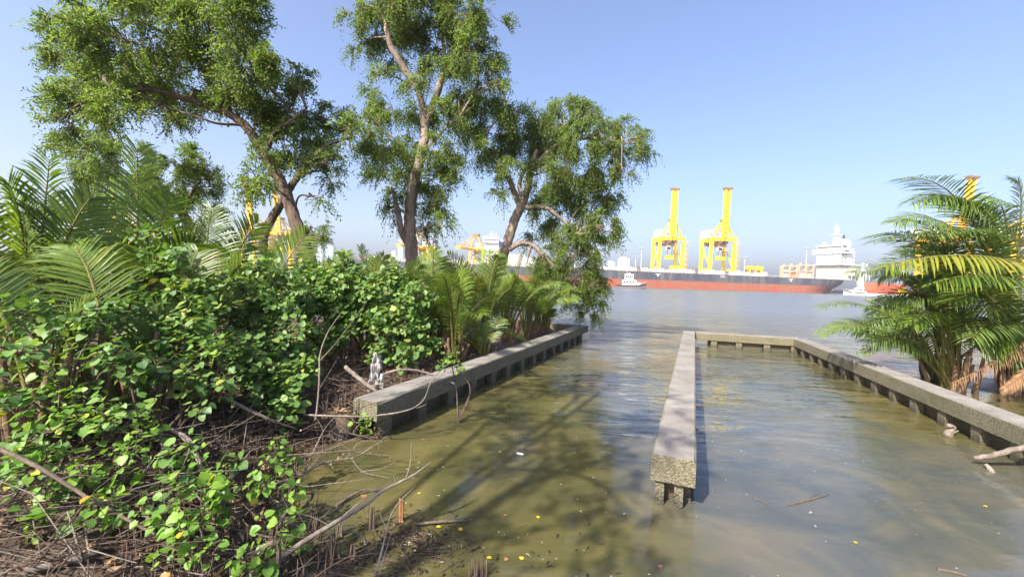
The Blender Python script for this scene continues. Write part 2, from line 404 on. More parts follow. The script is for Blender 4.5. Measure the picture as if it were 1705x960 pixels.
# right bank: a low mud flat under the palms
def rbank_h(x, y):
    c = .13 - .09 * np.hypot((x - 12.6) / 1.5, (y - 9.2) / 1.1)
    return np.clip(c + .02 * wob(x, y, 3.) + .01 * wob(x, y, 9, 1), -.8, .4)
xs = np.linspace(7, 24, 110); ys = np.linspace(3, 15, 80); gx, gy = np.meshgrid(xs, ys); n = len(xs)
v = np.stack([gx, gy, rbank_h(gx, gy)], -1).reshape(-1, 3)
ii, jj = np.meshgrid(np.arange(n - 1), np.arange(len(ys) - 1)); a = (jj * n + ii).ravel()
f = np.stack([a, a + 1, a + n + 1, a + n], -1); f = f[v[f][:, :, 2].max(1) > -.7]
tag(obj_np('mud_flat', v, f, M['mud'], smooth=True), kind='structure')

# ================================================================ FAR SHORE
def hull_mat(name, top, bot, zb):
    m, t, b = new_mat(name)
    tc = t.add('ShaderNodeTexCoord').outputs['Object']; sp = t.add('ShaderNodeSeparateXYZ'); t.link(tc, sp.inputs[0])
    mp = t.add('ShaderNodeMapping'); mp.inputs['Scale'].default_value = (1, 1, .12); t.link(tc, mp.inputs[0])
    n1 = t.noise(mp.outputs[0], .35, 6, .7); n2 = t.noise(tc, .12, 5, .6); n3 = t.noise(tc, 1.5, 5, .7)
    z = t.math('ADD', sp.outputs[2], t.math('MULTIPLY', t.math('SUBTRACT', n1, .5), 1.6))
    k = t.maprange(z, zb - .35, zb + .35, 0, 1)
    cb = t.mix(t.maprange(n2, .38, .6, 0, .9), bot, tuple(np.array(bot) * (.9, 1.6, 1.7)))
    cb = t.mix(t.maprange(n1, .46, .66, 0, .75), cb, (.30, .13, .05))
    ct = t.mix(t.maprange(n1, .42, .66, 0, .8), top, (.17, .15, .13))
    c = t.mix(k, cb, ct); c = t.mix(1.0, c, t.maprange(n3, .3, .7, .66, 1.2), 'MULTIPLY')
    t.link(c, b.inputs['Base Color']); b.inputs['Roughness'].default_value = .65
    return m
M['hull'] = hull_mat('hull', (.05, .056, .075), (.34, .075, .038), 4.9)
M['hull_b'] = hull_mat('hull_b', (.05, .06, .09), (.30, .07, .04), 3)
M['white'] = paint('white', (.80, .80, .77), .45, .28, .35, dirtcol=(.45, .33, .22))
M['cream'] = paint('cream', (.56, .51, .41), .6, .55, .3)
M['deckgrey'] = paint('deckgrey', (.16, .13, .12), .8, .4)
M['window'] = paint('window', (.015, .02, .025), .08, .0)
M['yellow'] = paint('yellow', (.88, .66, .008), .42, .14, .25, dirtcol=(.40, .22, .02))
M['orange_yellow'] = paint('orange_yellow', (.84, .47, .012), .45, .35, .3, dirtcol=(.33, .14, .03))
M['rust_orange'] = paint('rust_orange', (.50, .22, .05), .6, .5, .3, dirtcol=(.22, .09, .03))
M['brown_steel'] = paint('brown_steel', (.22, .11, .035), .6, .4, .4)
M['c_red'] = paint('c_red', (.50, .09, .05), .55, .3, .4); M['c_blue'] = paint('c_blue', (.05, .17, .50), .5, .25, .4)
M['c_orange'] = paint('c_orange', (.62, .22, .09), .55, .4, .4); M['c_grey'] = paint('c_grey', (.16, .19, .19), .6, .3, .4)
M['blue'] = paint('blue', (.03, .22, .62), .45, .1, .4)
M['pale_orange'] = paint('pale_orange', (.66, .36, .22), .6, .4, .3)
M['black'] = paint('black', (.02, .02, .022), .6, .2, .5)
M['steel'] = paint('steel', (.42, .43, .44), .5, .2, .5)
M['tower_glass'] = paint('tower_glass', (.30, .38, .48), .25, .1, .05); M['tower_wall'] = paint('tower_wall', (.55, .57, .58), .7, .2, .05)
M['orange_hull'] = paint('orange_hull', (.58, .11, .045), .55, .3, .3); M['green_white'] = paint('green_white', (.62, .72, .64), .5, .2, .4)

class Fr:
    """local frame on a thing: x along, y away from the viewer, z up"""
    def __init__(s, o, ang): s.o = np.asarray(o, float); s.x = np.array([math.cos(ang), math.sin(ang), 0]); s.y = np.array([-math.sin(ang), math.cos(ang), 0]); s.z = np.array([0, 0, 1.])
    def p(s, x, y, z): return s.o + s.x * x + s.y * y + s.z * z
    def bx(s, m, x0, x1, y0, y1, z0, z1): return m.frame(s.o, s.x, s.y, s.z, (x0, y0, z0), (x1, y1, z1))
    def br(s, m, a, b, w_, h_=None): return m.bar(s.p(*a), s.p(*b), w_, h_)

# ---- the big ship
def Wz(px, Y, z=0.0):
    """ground point at depth Y in the direction of image column px (taken at the horizon)"""
    py = 466 + .0335 * (px - 852.5); p = W(px, py, Y); p[2] = z; return p
sA = Wz(560, 208); sB = Wz(1405, 276); ang = math.atan2(*(sB - sA)[:2][::-1]); SL = np.linalg.norm(sB - sA)
ship = thing('cargo_ship', sA, 'long black and red cargo ship moored across the river', 'ship')
fr = Fr(sA, ang)
BEAM, FB = 28., 9.4
secs = []
for s_ in np.concatenate([np.linspace(0, .1, 8), np.linspace(.13, .9, 12), np.linspace(.92, 1, 7)]):
    wl_h = BEAM / 2 * min(1, (s_ / .1) ** .6 + .02) if s_ < .1 else BEAM / 2
    dk_h = BEAM / 2 * min(1, (s_ / .06) ** .5 + .05) if s_ < .06 else BEAM / 2
    zb = -3.
    if s_ > .9: q_ = (s_ - .9) / .1; wl_h *= 1 - .75 * q_ ** 1.6; zb = -3 + 3.8 * q_ ** 2.5
    zt = FB + (2.5 * (1 - s_ / .08) if s_ < .08 else 0)
    x = s_ * SL; secs.append([(x, wl_h, zb), (x, wl_h + (dk_h - wl_h) * .35, zb + (zt - zb) * .35), (x, wl_h + (dk_h - wl_h) * .8, zb + (zt - zb) * .65), (x, dk_h, zt)])
vs = []; fs = []; ns = len(secs)
for sec in secs:
    for x, h_, z in sec: vs.append(fr.p(x, BEAM / 2 - h_, z))
    for x, h_, z in sec[::-1]: vs.append(fr.p(x, BEAM / 2 + h_, z))
for i in range(ns - 1):
    for k in range(7): fs.append((i * 8 + k, i * 8 + k + 1, (i + 1) * 8 + k + 1, (i + 1) * 8 + k))
    fs.append((i * 8 + 7, i * 8, (i + 1) * 8, (i + 1) * 8 + 7))
fs.append(tuple(range(8))); fs.append(tuple((ns - 1) * 8 + k for k in range(8))[::-1])
obj_np('hull', vs, fs, M['hull'], ship)
m = MB(); fr.bx(m, SL * .07, SL * .985, 1.2, BEAM - 1.2, FB - .3, FB + .25); m.build('deck', M['deckgrey'], ship)
# hatch coamings, ventilators and rail stanchions along the deck edge
rr = random.Random(5); x = 14.
while x < SL * .81:
    Lh = rr.uniform(6, 9); m = MB(); fr.bx(m, x, x + Lh, 1.2, 7, FB + .25, FB + rr.uniform(1.6, 2.5)); hc = m.build('hatch_coaming', M['cream'], ship)
    m = MB(); 
    for k in range(int(Lh // 1.6)): fr.bx(m, x + .5 + k * 1.6, x + .8 + k * 1.6, .8, 1.2, FB + .25, FB + 2.6)
    m.build('stiffener', M['white'], hc, kind='stuff')
    if rr.random() < .8:
        m = MB(); fr.bx(m, x + Lh + .3, x + Lh + 2.2, 1.0, 3.6, FB + .25, FB + rr.uniform(2.2, 3.6)); m.build('ventilator', M['deckgrey'] if rr.random() < .5 else M['cream'], ship)
    x += Lh + 2.6
m = MB(); x = 10.
while x < SL * .99: fr.br(m, (x, .35, FB), (x, .35, FB + 1.15), .12); x += 2.2
for z in (.45, .8, 1.15): fr.br(m, (8, .35, FB + z), (SL * .99, .35, FB + z), .07)
m.build('railing', M['steel'], ship, kind='stuff')
for x in (SL * .42, SL * .56, SL * .70, SL * .86):
    m = MB(); fr.bx(m, x, x + 3.2, -.12, -.02, FB - 1.1, FB - .75); m.build('draught_mark', M['white'], ship)
    if x in (SL * .56, SL * .86):
        m = MB(); fr.bx(m, x + 1.3, x + 1.8, -.125, -.02, FB - 2.4, FB - 1.1); fr.bx(m, x + .9, x + 2.2, -.122, -.02, FB - 1.75, FB - 1.45); m.build('draught_mark', M['white'], ship)
# deckhouse: positions measured from the stern
def sx(px): # along-ship coordinate of an image column
    d = ray(px, 466 + .0335 * (px - 852.5)); A = np.array([[fr.x[0], -d[0]], [fr.x[1], -d[1]]]); return np.linalg.solve(A, (CAM - (sA + fr.y * 4))[:2])[0]
dh = thing('x', sA, '', ''); bpy.data.objects.remove(dh)
x0, x1, x2, x3 = sx(1397), sx(1408), sx(1422), sx(1431)
m = MB(); fr.bx(m, x0 + .6, x3 - 3, 5, 21.5, FB + .25, FB + 10.2); fr.bx(m, x3 - 3, x3 + 1, 6, 20, FB + .25, FB + 6.4)
house = m.build('deckhouse', M['cream'], ship)
m = MB(); fr.bx(m, x0 - 1.6, x3 - 1, 3.4, 23.5, FB + 10.2, FB + 10.75); m.build('deck_edge', M['white'], house)
m = MB(); fr.bx(m, x0 + .7, x2 - 3, 4.4, 22, FB + 10.75, FB + 20); up = m.build('accommodation_block', M['white'], ship)
m = MB(); fr.bx(m, x0 - .5, x2 - 4.4, 2.2, 24.5, FB + 18, FB + 21); br = m.build('bridge_wing', M['white'], ship)
m = MB(); fr.bx(m, x0 + .9, x2 - 5, 4.2, 22.5, FB + 21, FB + 23.6); wh = m.build('wheelhouse', M['white'], ship)
for k in range(3):
    m = MB(); fr.bx(m, x0 + 1.2 + k * 1.3, x0 + 2.2 + k * 1.3, 4.1, 4.21, FB + 21.7, FB + 22.9); m.build('window', M['window'], wh)
for k in range(10):
    m = MB(); fr.bx(m, x0 + .78, x0 + .91, 4.7 + k * 1.75, 6.1 + k * 1.75, FB + 21.8, FB + 22.9); m.build('window', M['window'], wh)
m = MB(); fr.bx(m, x0 + .4, x2 - 4.5, 3.7, 23, FB + 23.6, FB + 24.1); m.build('wheelhouse_roof', M['white'], wh)
for lv in range(3):
    for k in range(2):
        m = MB(); fr.bx(m, x0 + 1.8 + k * 2.3, x0 + 2.6 + k * 2.3, 4.26, 4.41, FB + 12 + lv * 2.3, FB + 12.9 + lv * 2.3); m.build('window', M['window'], up)
    for k in range(5):
        m = MB(); fr.bx(m, x0 + .56, x0 + .71, 6.5 + k * 3, 7.2 + k * 3, FB + 12 + lv * 2.3, FB + 12.8 + lv * 2.3); m.build('window', M['steel'], up)
m = MB(); fr.bx(m, x0 + .8, x0 + 4.6, 2.08, 2.22, FB + 18.7, FB + 20.1); m.build('wing_opening', M['deckgrey'], br)
for lv in range(4):                                          # open stair decks on the after side
    m = MB(); fr.bx(m, x2 - 3, x2 + .9, 5.4, 21, FB + 10.8 + lv * 2.5, FB + 11.15 + lv * 2.5)
    fr.bx(m, x2 + .6, x2 + .8, 5.4, 21, FB + 11.15 + lv * 2.5, FB + 12.1 + lv * 2.5); fr.bx(m, x2 - 3, x2 + .8, 5.35, 5.5, FB + 11.15 + lv * 2.5, FB + 12.0 + lv * 2.5)
    m.build('stair_deck', M['white'], ship)
m = MB(); fr.bx(m, x2 - 2.9, x2 - .4, 8, 18, FB + 10.8, FB + 21); m.build('casing', M['cream'], ship)
m = MB(); fr.bx(m, x2 - 4.6, x2 + .3, 8, 16, FB + 21, FB + 27); fr.bx(m, x2 - 4, x2 - .3, 9, 15, FB + 27, FB + 28.2); fu = m.build('funnel', M['white'], ship)
for k in range(4):
    m = MB(); m.tube([fr.p(x2 - 3.6 + k * 1., 9.6 + k, FB + 28), fr.p(x2 - 3.6 + k * 1., 9.6 + k, FB + 30.6 + .5 * (k % 2))], .45, 8); m.build('exhaust_pipe', M['black'], fu)
mx = x0 + 3.4
m = MB(); fr.bx(m, mx - 1.3, mx + 1.3, 9, 11.6, FB + 24.1, FB + 30.5); fr.bx(m, mx - 2.2, mx + 2.2, 8, 12.6, FB + 30.5, FB + 31); mast = m.build('mast', M['white'], ship)
for dx, h_ in ((-1.6, 4.5), (-.4, 7.6), (.5, 6.6), (1.5, 5)):
    m = MB(); fr.br(m, (mx + dx, 10.5, FB + 31), (mx + dx, 10.5, FB + 31 + h_), .25); m.build('antenna', M['white'], mast)
for z in (2, 4):
    m = MB(); fr.br(m, (mx - 2.2, 10.3, FB + 31 + z), (mx + 2.2, 10.3, FB + 31 + z), .25); m.build('antenna', M['white'], mast)
m = MB(); m.tube([fr.p(x0 + 2.2, 18, FB + 24.1 + z) for z in (0, .5, 1.2, 1.9, 2.3)], [.7, 1.1, 1.2, .8, .1], 10); m.build('radome', M['white'], wh)
# after deck: stanchions, rails and rafts
m = MB()
for lv, (xa, xb) in enumerate(((x1 + 2, x3 + 7), (x1 + 4, x3 + 4))):
    fr.bx(m, xa, xb, 2, 24, FB + 3.2 + lv * 3.2, FB + 3.5 + lv * 3.2)
    x = xa
    while x <= xb: fr.br(m, (x, 2.1, FB + lv * 3.2), (x, 2.1, FB + 4.4 + lv * 3.2), .25); x += 3
    fr.br(m, (xa, 2.1, FB + 4.4 + lv * 3.2), (xb, 2.1, FB + 4.4 + lv * 3.2), .15)
m.build('after_deck', M['white'], ship, kind='stuff')
m = MB(); fr.bx(m, x3 - .5, x3 + .3, 2, 3, FB, FB + 12); fr.br(m, (x3, 2.5, FB + 12), (x3 + 5, 2.5, FB + 8.5), .5); fr.br(m, (x3, 2.5, FB + 8), (x3 + 4, 2.5, FB + 11.5), .4); m.build('provision_crane', M['white'], ship)
for k in range(5):
    m = MB(); xx = x1 + 3 + k * 2.6; m.tube([fr.p(xx, 2.6, FB + 4.2), fr.p(xx + 1.4, 2.6, FB + 4.2)], .5, 8); m.build('life_raft', M['deckgrey'] if k % 2 else M['white'], ship)

# ---- stern-side container frames standing on the quay behind the ship
def box_container(px, Y, z, mat, label, group, ang=0., L=12.2, name='shipping_container'):
    o = Wz(px, Y, z); t = thing(name, o, label, 'container', group); f_ = Fr(o, ang)
    m = MB(); f_.bx(m, -L / 2, L / 2, -1.2, 1.2, 0, 2.6); m.build('body', mat, t)
    m = MB()
    for k in range(int(L / .6)): f_.bx(m, -L / 2 + .3 + k * .6, -L / 2 + .6 + k * .6, -1.26, -1.2, .15, 2.45)
    m.build('rib', mat, t)
    return t
ZQ = 3.0
TIER = ('lowest', 'second', 'third', 'fourth', 'top')
def stack(px, mat, colour, where, L=12.2, n=5, Y=333):
    for lv in range(n): box_container(px, Y, ZQ + 2.62 * lv, mat, '%s container, %s of the stack %s' % (colour, TIER[lv] if lv < n - 1 else 'top', where), 'containers stacked on the quay', 0, L)
stack(702, M['c_blue'], 'blue', 'right of the tall trunk')
box_container(708, 333, ZQ + 13.1, M['c_red'], 'red shipping container lying across the top of the blue stack', 'containers stacked on the quay', 0, 9)
stack(729, M['c_grey'], 'dark grey', 'beside the blue one', 7)
for i, px in enumerate((590, 619, 648)): stack(px, M['c_orange'] if i % 2 else M['c_red'], ('red', 'faded orange', 'rusty red')[i], ('behind the pale block end', 'between the two upright palms', 'just left of the tall trunk')[i])

def frame_stack(px0, px1, Y, h, mat, label):
    a = Wz(px0, Y, ZQ); L = np.linalg.norm(Wz(px1, Y, ZQ) - a); t = thing('container_frame', a, label, 'steel frame'); f_ = Fr(a, 0); rr = random.Random(int(px0))
    nb = max(2, int(L / 5))
    for k in range(nb + 1):
        m = MB(); f_.bx(m, L * k / nb - .5, L * k / nb + .5, 0, 3, 0, h); m.build('column', mat, t)
    for z in (h * .45, h * .72, h - .6):
        m = MB(); f_.bx(m, 0, L, .3, 2.6, z, z + .8); m.build('cross_beam', mat, t)
    for k in range(nb):
        m = MB(); f_.bx(m, L * k / nb + .7, L * (k + 1) / nb - .7, 1.2, 3.4, 0, h * rr.uniform(.6, .85)); m.build('panel', M[rr.choice(['cream', 'cream', 'pale_orange', 'c_orange'])], t)
    m = MB()
    for k in range(nb): f_.bx(m, L * k / nb + 1, L * k / nb + 2.2, .5, 2, h, h + rr.uniform(.6, 2))
    m.build('lamp_bracket', mat, t)
frame_stack(1302, 1326, 328, 17.3, M['pale_orange'], 'orange steel container frame left of the white deckhouse, the lower of two')
frame_stack(1329, 1353, 331, 18.5, M['pale_orange'], 'orange steel container frame touching the left side of the white deckhouse')

# ---- the second ship moored behind, seen between the trees
a2 = Wz(770, 296); s2 = thing('cargo_ship', a2, 'white bridge tower of a ship with blue funnel left of the leaning trunk', 'ship'); f2 = Fr(a2, .03)
Pz = lambda py, px, Y: CAMH + (466 + .0335 * (px - 852.5) - py) * Y / FPX
m = MB(); f2.bx(m, -30, 62, 0, 14, -1, 8); f2.bx(m, -34, -30, 2, 12, 0, 8.5); m.build('hull', M['hull_b'], s2)
k_ = 296 / FPX
X_ = lambda px: (px - 770) * k_ * 1.0
m = MB(); f2.bx(m, X_(804), X_(829), 1, 13, 8, Pz(404, 815, 296)); ab = m.build('accommodation_block', M['white'], s2)
m = MB(); f2.bx(m, X_(802), X_(828), -1, 15, Pz(404, 815, 296), Pz(394, 815, 296)); wb = m.build('bridge', M['white'], s2)
m = MB()
for k in range(7): f2.bx(m, X_(804) + k * 1.45, X_(804) + 1.1 + k * 1.45, -1.1, -.99, Pz(401, 815, 296), Pz(398.3, 815, 296))
m.build('window_strip', M['window'], wb, kind='stuff')
for lv in range(5):
    for k in range(4):
        m = MB(); f2.bx(m, X_(806) + k * 2.3, X_(806) + .9 + k * 2.3, .88, 1.01, 11 + lv * 3, 12.0 + lv * 3); m.build('window', M['steel'], ab)
    m = MB(); f2.bx(m, X_(804) - .5, X_(829), .3, .99, 10.1 + lv * 3, 10.3 + lv * 3); m.build('walkway', M['white'], ab)
m = MB(); f2.bx(m, X_(829), X_(837), 3, 11, 8, Pz(398, 832, 296)); f2.bx(m, X_(837), X_(843), 3, 11, 8, 14); m.build('casing', M['white'], s2)
m = MB(); f2.bx(m, X_(828.4), X_(838.5), 2.6, 11.4, Pz(416, 832, 296), Pz(401.5, 832, 296)); m.build('funnel', M['blue'], s2)
m = MB(); f2.br(m, (X_(816), 6, Pz(394, 815, 296)), (X_(816), 6, Pz(384, 815, 296)), .7); f2.br(m, (X_(812), 6, Pz(388, 815, 296)), (X_(820), 6, Pz(388, 815, 296)), .4)
f2.br(m, (X_(824), 5, Pz(394, 815, 296)), (X_(824), 5, Pz(387, 815, 296)), .4); m.build('mast', M['white'], s2)
m = MB(); f2.bx(m, X_(796), X_(815), -.6, 4, 8, 13.5); m.build('lifeboat_deck', M['c_orange'], s2)
# pale sheds on the quay behind the leaning tree
for px0, px1, top, mat, lab in ((838, 872, 424, 'cream', 'tall cream shed on the quay right of the leaning trunk'), (868, 910, 429, 'white', 'low white shed on the quay half hidden by hanging branches')):
    Y = 336; a = Wz(px0, Y, ZQ); L = (px1 - px0) * Y / FPX; h_ = Pz(top, px0, Y) - ZQ; t = thing('shed', a, lab, 'building'); f_ = Fr(a, 0)
    m = MB(); f_.bx(m, 0, L, 0, 12, 0, h_); wl = m.build('wall', M[mat], t)
    m = MB(); f_.bx(m, -.4, L + .4, -.5, 12.5, h_, h_ + .5); m.build('roof', M['white'], t)
    for k in range(int(L / 2.4)):
        m = MB(); f_.bx(m, k * 2.4 + .04, k * 2.4 + 2.36, -.10, -.01, h_ * .45, h_ - .25); m.build('panel', M[mat], wl)
    for k in range(3):
        m = MB(); f_.bx(m, 2 + k * 5.4, 5.4 + k * 5.4, -.15, -.005, .2, h_ * .38); m.build('door', M['c_grey'], t)

# ---- quay cranes
def crane(px, Y, rot, mat, label, up=True, S=1.0, boomang=83, group=None):
    """local frame: x across the rails, y landwards, boom on the river side"""
    o = Wz(px, Y, ZQ); t = thing('quay_crane', o, label, 'crane', group); f_ = Fr(o, rot)
    w2, dp, H = 9.7 * S, 8. * S, 36. * S
    for sx_ in (-1, 1):
        for sy in (-1, 1):
            m = MB(); f_.br(m, (sx_ * w2 * 1.04, sy * dp, 2), (sx_ * w2 * .97, sy * dp, H), 2.2 * S, 2.0 * S); lg = m.build('leg', mat, t)
            m = MB(); f_.bx(m, sx_ * w2 * 1.04 - 2.6, sx_ * w2 * 1.04 + 2.6, sy * dp - 1, sy * dp + 1, 0, 2.2)
            m.build('bogie', M['deckgrey'], lg)
        m = MB(); f_.bx(m, sx_ * w2 - .8 * S, sx_ * w2 + .8 * S, -dp + 1.1, dp - 1.1, 12 * S, 14 * S); m.build('sill_beam', mat, t)
        m = MB(); f_.br(m, (sx_ * w2, -dp, 14 * S), (sx_ * w2, dp, H - 2), .9 * S); m.build('brace', mat, t)
    for sy in (-1, 1):
        m = MB(); f_.bx(m, -w2 - 1.2, w2 + 1.2, sy * dp - 1.25, sy * dp + 1.25, H + .6 * S, H + 3.4 * S); m.build('portal_beam', mat, t)
    zg = H + 3.6 * S
    for sx_ in (-1, 1):                                      # bridge girders landwards
        m = MB(); f_.bx(m, sx_ * 2.6 * S - .7, sx_ * 2.6 * S + .7, -dp - 2, dp + 14 * S, zg - 5.2 * S, zg - 2.2 * S); m.build('girder', M['brown_steel'] if up else mat, t)
    ax = zg + (13 if up else 16) * S
    for sx_ in (-1, 1):                                      # A-frame
        m = MB(); f_.br(m, (sx_ * (w2 - 1.2), -dp, zg), (sx_ * 1.4, -dp - 1, ax), 1.1 * S); m.build('a_frame_leg', mat, t)
        m = MB(); f_.br(m, (sx_ * 1.4, -dp - 1, ax), (sx_ * 2.6 * S, dp + 8 * S, zg), .7 * S); m.build('back_stay', mat, t)
    m = MB(); f_.bx(m, -2.6, 2.6, -dp - 2, -dp + .8, ax - .6, ax + 1); m.build('apex_platform', M['brown_steel'], t)
    m = MB(); f_.bx(m, -6.6 * S, 9. * S, dp - 5 * S, dp + 9 * S, zg + .6, zg + 6.6 * S); f_.bx(m, -7 * S, 9.4 * S, dp - 5.4 * S, dp + 9.4 * S, zg + 6.6 * S, zg + 7 * S)
    mh = m.build('machinery_house', M['white'], t)
    for k in range(3):
        m = MB(); f_.bx(m, -4.8 * S + k * 4.6 * S, -3. * S + k * 4.6 * S, dp - 5.12 * S, dp - 5 * S + .02, zg + 2.4 * S, zg + 4 * S); m.build('vent', M['deckgrey'], mh)
    BL = 42 * S
    a_ = R(boomang) if up else R(0)
    h0 = np.array([0, -dp - 2.4, zg - 3.4 * S]); dr = np.array([0, -math.cos(a_), math.sin(a_)]); nr = np.array([0, -math.sin(a_), -math.cos(a_)])
    bm = None
    for sx_ in (-1, 1):
        m = MB(); A_ = h0 + np.array([sx_ * 1.75 * S, 0, 0]); m.frame(f_.p(*A_), f_.x, f_.y * dr[1] + f_.z * dr[2], f_.y * nr[1] + f_.z * nr[2], (-.62 * S, 0, -1.1 * S), (.62 * S, BL, 1.1 * S)); bm = m.build('boom_girder', mat, t)
    m = MB(); o3 = f_.p(*h0); b1 = f_.y * dr[1] + f_.z * dr[2]; b2 = f_.y * nr[1] + f_.z * nr[2]
    m.frame(o3, f_.x, b1, b2, (-1.1 * S, 1, -.55 * S), (1.1 * S, BL - 1, -.25 * S)); m.build('boom_walkway', mat, t)
    m = MB()
    for k in range(9): m.frame(o3, f_.x, b1, b2, (-1.12 * S, (3 + k * 4.2) * S, -.20 * S), (1.12 * S, (6.0 + k * 4.2) * S, 1.02 * S))
    m.build('boom_tie', mat, t)
    m = MB(); m.frame(o3, f_.x, b1, b2, (-3.6 * S, BL - .6, -1.6 * S), (3.6 * S, BL + .9 * S, 1.6 * S)); m.build('tip_platform', M['brown_steel'] if up else mat, t)
    if not up:
        for sx_ in (-1, 1):
            for q_ in (.55, .95):
                m = MB(); e = h0 + dr * BL * q_; f_.br(m, (sx_ * 1.2, -dp - 1, ax), (sx_ * 1.75 * S, e[1], e[2] + 1), .5 * S); m.build('fore_stay', mat, t)
        m = MB()
        for k in range(12): q_ = h0 + dr * BL * (k + .5) / 12; f_.br(m, (-1.9, q_[1], q_[2] + 1), (-1.9, q_[1], q_[2] + 2.1), .2); f_.br(m, (1.9, q_[1], q_[2] + 1), (1.9, q_[1], q_[2] + 2.1), .2)
        for sx_ in (-1, 1): f_.br(m, (sx_ * 1.9, h0[1], h0[2] + 2.1), (sx_ * 1.9, h0[1] - BL, h0[2] + 2.1), .22)
        m.build('handrail', mat, t)
    # trolley, cab and spreader under the bridge
    ty = -dp + 3 * S
    m = MB(); f_.bx(m, -3.4 * S, 3.2 * S, ty - 3, ty + 3, zg - 8 * S, zg - 5.2 * S); m.build('trolley', M['brown_steel'], t)
    m = MB(); f_.bx(m, -4.3 * S, -.9 * S, ty - 4.4, ty - 1.4, zg - 11.4 * S, zg - 8.1 * S); cb = m.build('operator_cab', M['steel'], t)
    m = MB(); f_.bx(m, -4.0 * S, -1.2 * S, ty - 4.5, ty - 4.38, zg - 10.8 * S, zg - 8.8 * S); m.build('cab_window', M['window'], cb)
    m = MB(); f_.bx(m, -3.3 * S, 3.3 * S, ty - 1, ty + 1, zg - 18.6 * S, zg - 16 * S); f_.bx(m, -2.2 * S, 2.2 * S, ty - .7, ty + .7, zg - 16 * S, zg - 15 * S); sp_ = m.build('spreader', mat, t)
    m = MB()
    for sx_ in (-1, 1):
        for sy in (-1, 1): f_.br(m, (sx_ * 2 * S, ty + sy * .6, zg - 15 * S), (sx_ * 2 * S, ty + sy * .6, zg - 8 * S), .14)
    m.build('hoist_rope', M['black'], sp_, kind='stuff')
    # stair tower on one leg
    m = MB()
    for k in range(8): z0 = 3 + k * 4.2 * S; f_.bx(m, w2 + 1.6, w2 + 4.2, -dp - .9, -dp + .9, z0, z0 + .25); f_.br(m, (w2 + 1.8, -dp, z0), (w2 + 4, -dp, z0 + 4.2 * S), .35)
    for q_ in (1.7, 4.1): f_.br(m, (w2 + q_, -dp + .9, 0), (w2 + q_, -dp + .9, 36 * S), .22)
    m.build('stair', M['orange_yellow'], t, kind='stuff')
    return t
crane(1109, 338, 0, M['yellow'], 'bright yellow quay crane with raised boom, left of the close pair', True, .94, 88.5)
crane(1192, 331, .03, M['yellow'], 'bright yellow quay crane with raised boom, right of the close pair', True, .94, 88)
crane(1566, 322, .05, M['orange_yellow'], 'orange yellow crane whose raised boom pokes above the right palms', True, 1.08, 82)
crane(1683, 318, .05, M['orange_yellow'], 'orange yellow crane at the right edge, mostly hidden by palm fronds', True, 1.12, 82)
crane(430, 336, -.05, M['orange_yellow'], 'orange yellow crane just left of the forked leaning trunk', True, .82, 80)
crane(474, 340, -.05, M['orange_yellow'], 'orange yellow crane seen through the fork of the leaning trunk', True, .78, 80)
crane(214, 338, -.05, M['orange_yellow'], 'distant yellow crane glimpsed between the tall left palm fronds', True, .86, 80)
crane(706, 338, -.40, M['orange_yellow'], 'rusty orange crane with lowered boom passing behind the tall trunk', False, .60)
crane(796, 338, -.40, M['orange_yellow'], 'rusty orange crane with lowered boom left of the white bridge tower', False, .60)

# ---- yellow yard machines between and right of the crane pair
for px, Y, lab in ((1128, 333, 'small yellow reach stacker between the legs of the left yellow crane'), (1257, 333, 'yellow straddle machine on the quay right of the yellow crane pair')):
    a = Wz(px, Y, ZQ); t = thing('yard_machine', a, lab, 'machine'); f_ = Fr(a, 0); q_ = 1.0 if px > 1200 else .9
    for x_ in (-4.6, 4.6):
        m = MB(); f_.bx(m, x_ * q_ - .6, x_ * q_ + .6, 0, 4, 1.4, 14 * q_); m.build('leg', M['yellow'], t)
        for yy in (.4, 3.2): 
            m = MB(); m.tube([f_.p(x_ * q_ - .5, yy, .75), f_.p(x_ * q_ + .5, yy, .75)], .75, 12); m.build('wheel', M['black'], t)
    m = MB(); f_.bx(m, -6 * q_, 6 * q_, .3, 3.6, 14 * q_, 16.4 * q_); m.build('beam', M['yellow'], t)
    m = MB(); f_.bx(m, -7 * q_, -2.4 * q_, .2, 3, 11 * q_, 13.8 * q_); m.build('engine_box', M['brown_steel'], t)
    m = MB(); f_.bx(m, .2, 3.4, -.4, 2, 10.5 * q_, 13.4 * q_); c_ = m.build('cab', M['orange_yellow'], t)
    m = MB(); f_.bx(m, .5, 3.1, -.5, -.38, 11.6 * q_, 13 * q_); m.build('window', M['window'], c_)
    for k in range(3):
        m = MB(); f_.bx(m, -5 * q_ + k * 4, -3.8 * q_ + k * 4, .6, 1.8, 16.4 * q_, (16.9 + .5 * (k % 2)) * q_); m.build('lamp', M['deckgrey'], t)

# ---- light masts
for px, top, lab in ((1340, 413, 'thin light mast left of the white deckhouse'), (1238, 428, 'short light mast right of the yellow crane pair'), (1066, 413, 'light mast just left of the left yellow crane'), (1057, 427, 'shorter light mast above the small patrol boat'), (736, 424, 'light mast between the two lowered crane booms')):
    Y = 420; a = Wz(px, Y, ZQ); h_ = Pz(top, px, Y) - ZQ; t = thing('light_mast', a, lab, 'light mast')
    m = MB(); m.tube([a, a + (0, 0, h_)], [.45, .25], 8); m.build('pole', M['steel'], t)
    m = MB(); m.box(a + (0, 0, h_), (6.5, 1.2, .35)); h2 = m.build('head', M['steel'], t)
    for k in range(4):
        m = MB(); m.box(a + (-2.6 + 1.7 * k, -.3, h_ - .45), (1., .7, .5)); m.build('lamp', M['deckgrey'], h2)

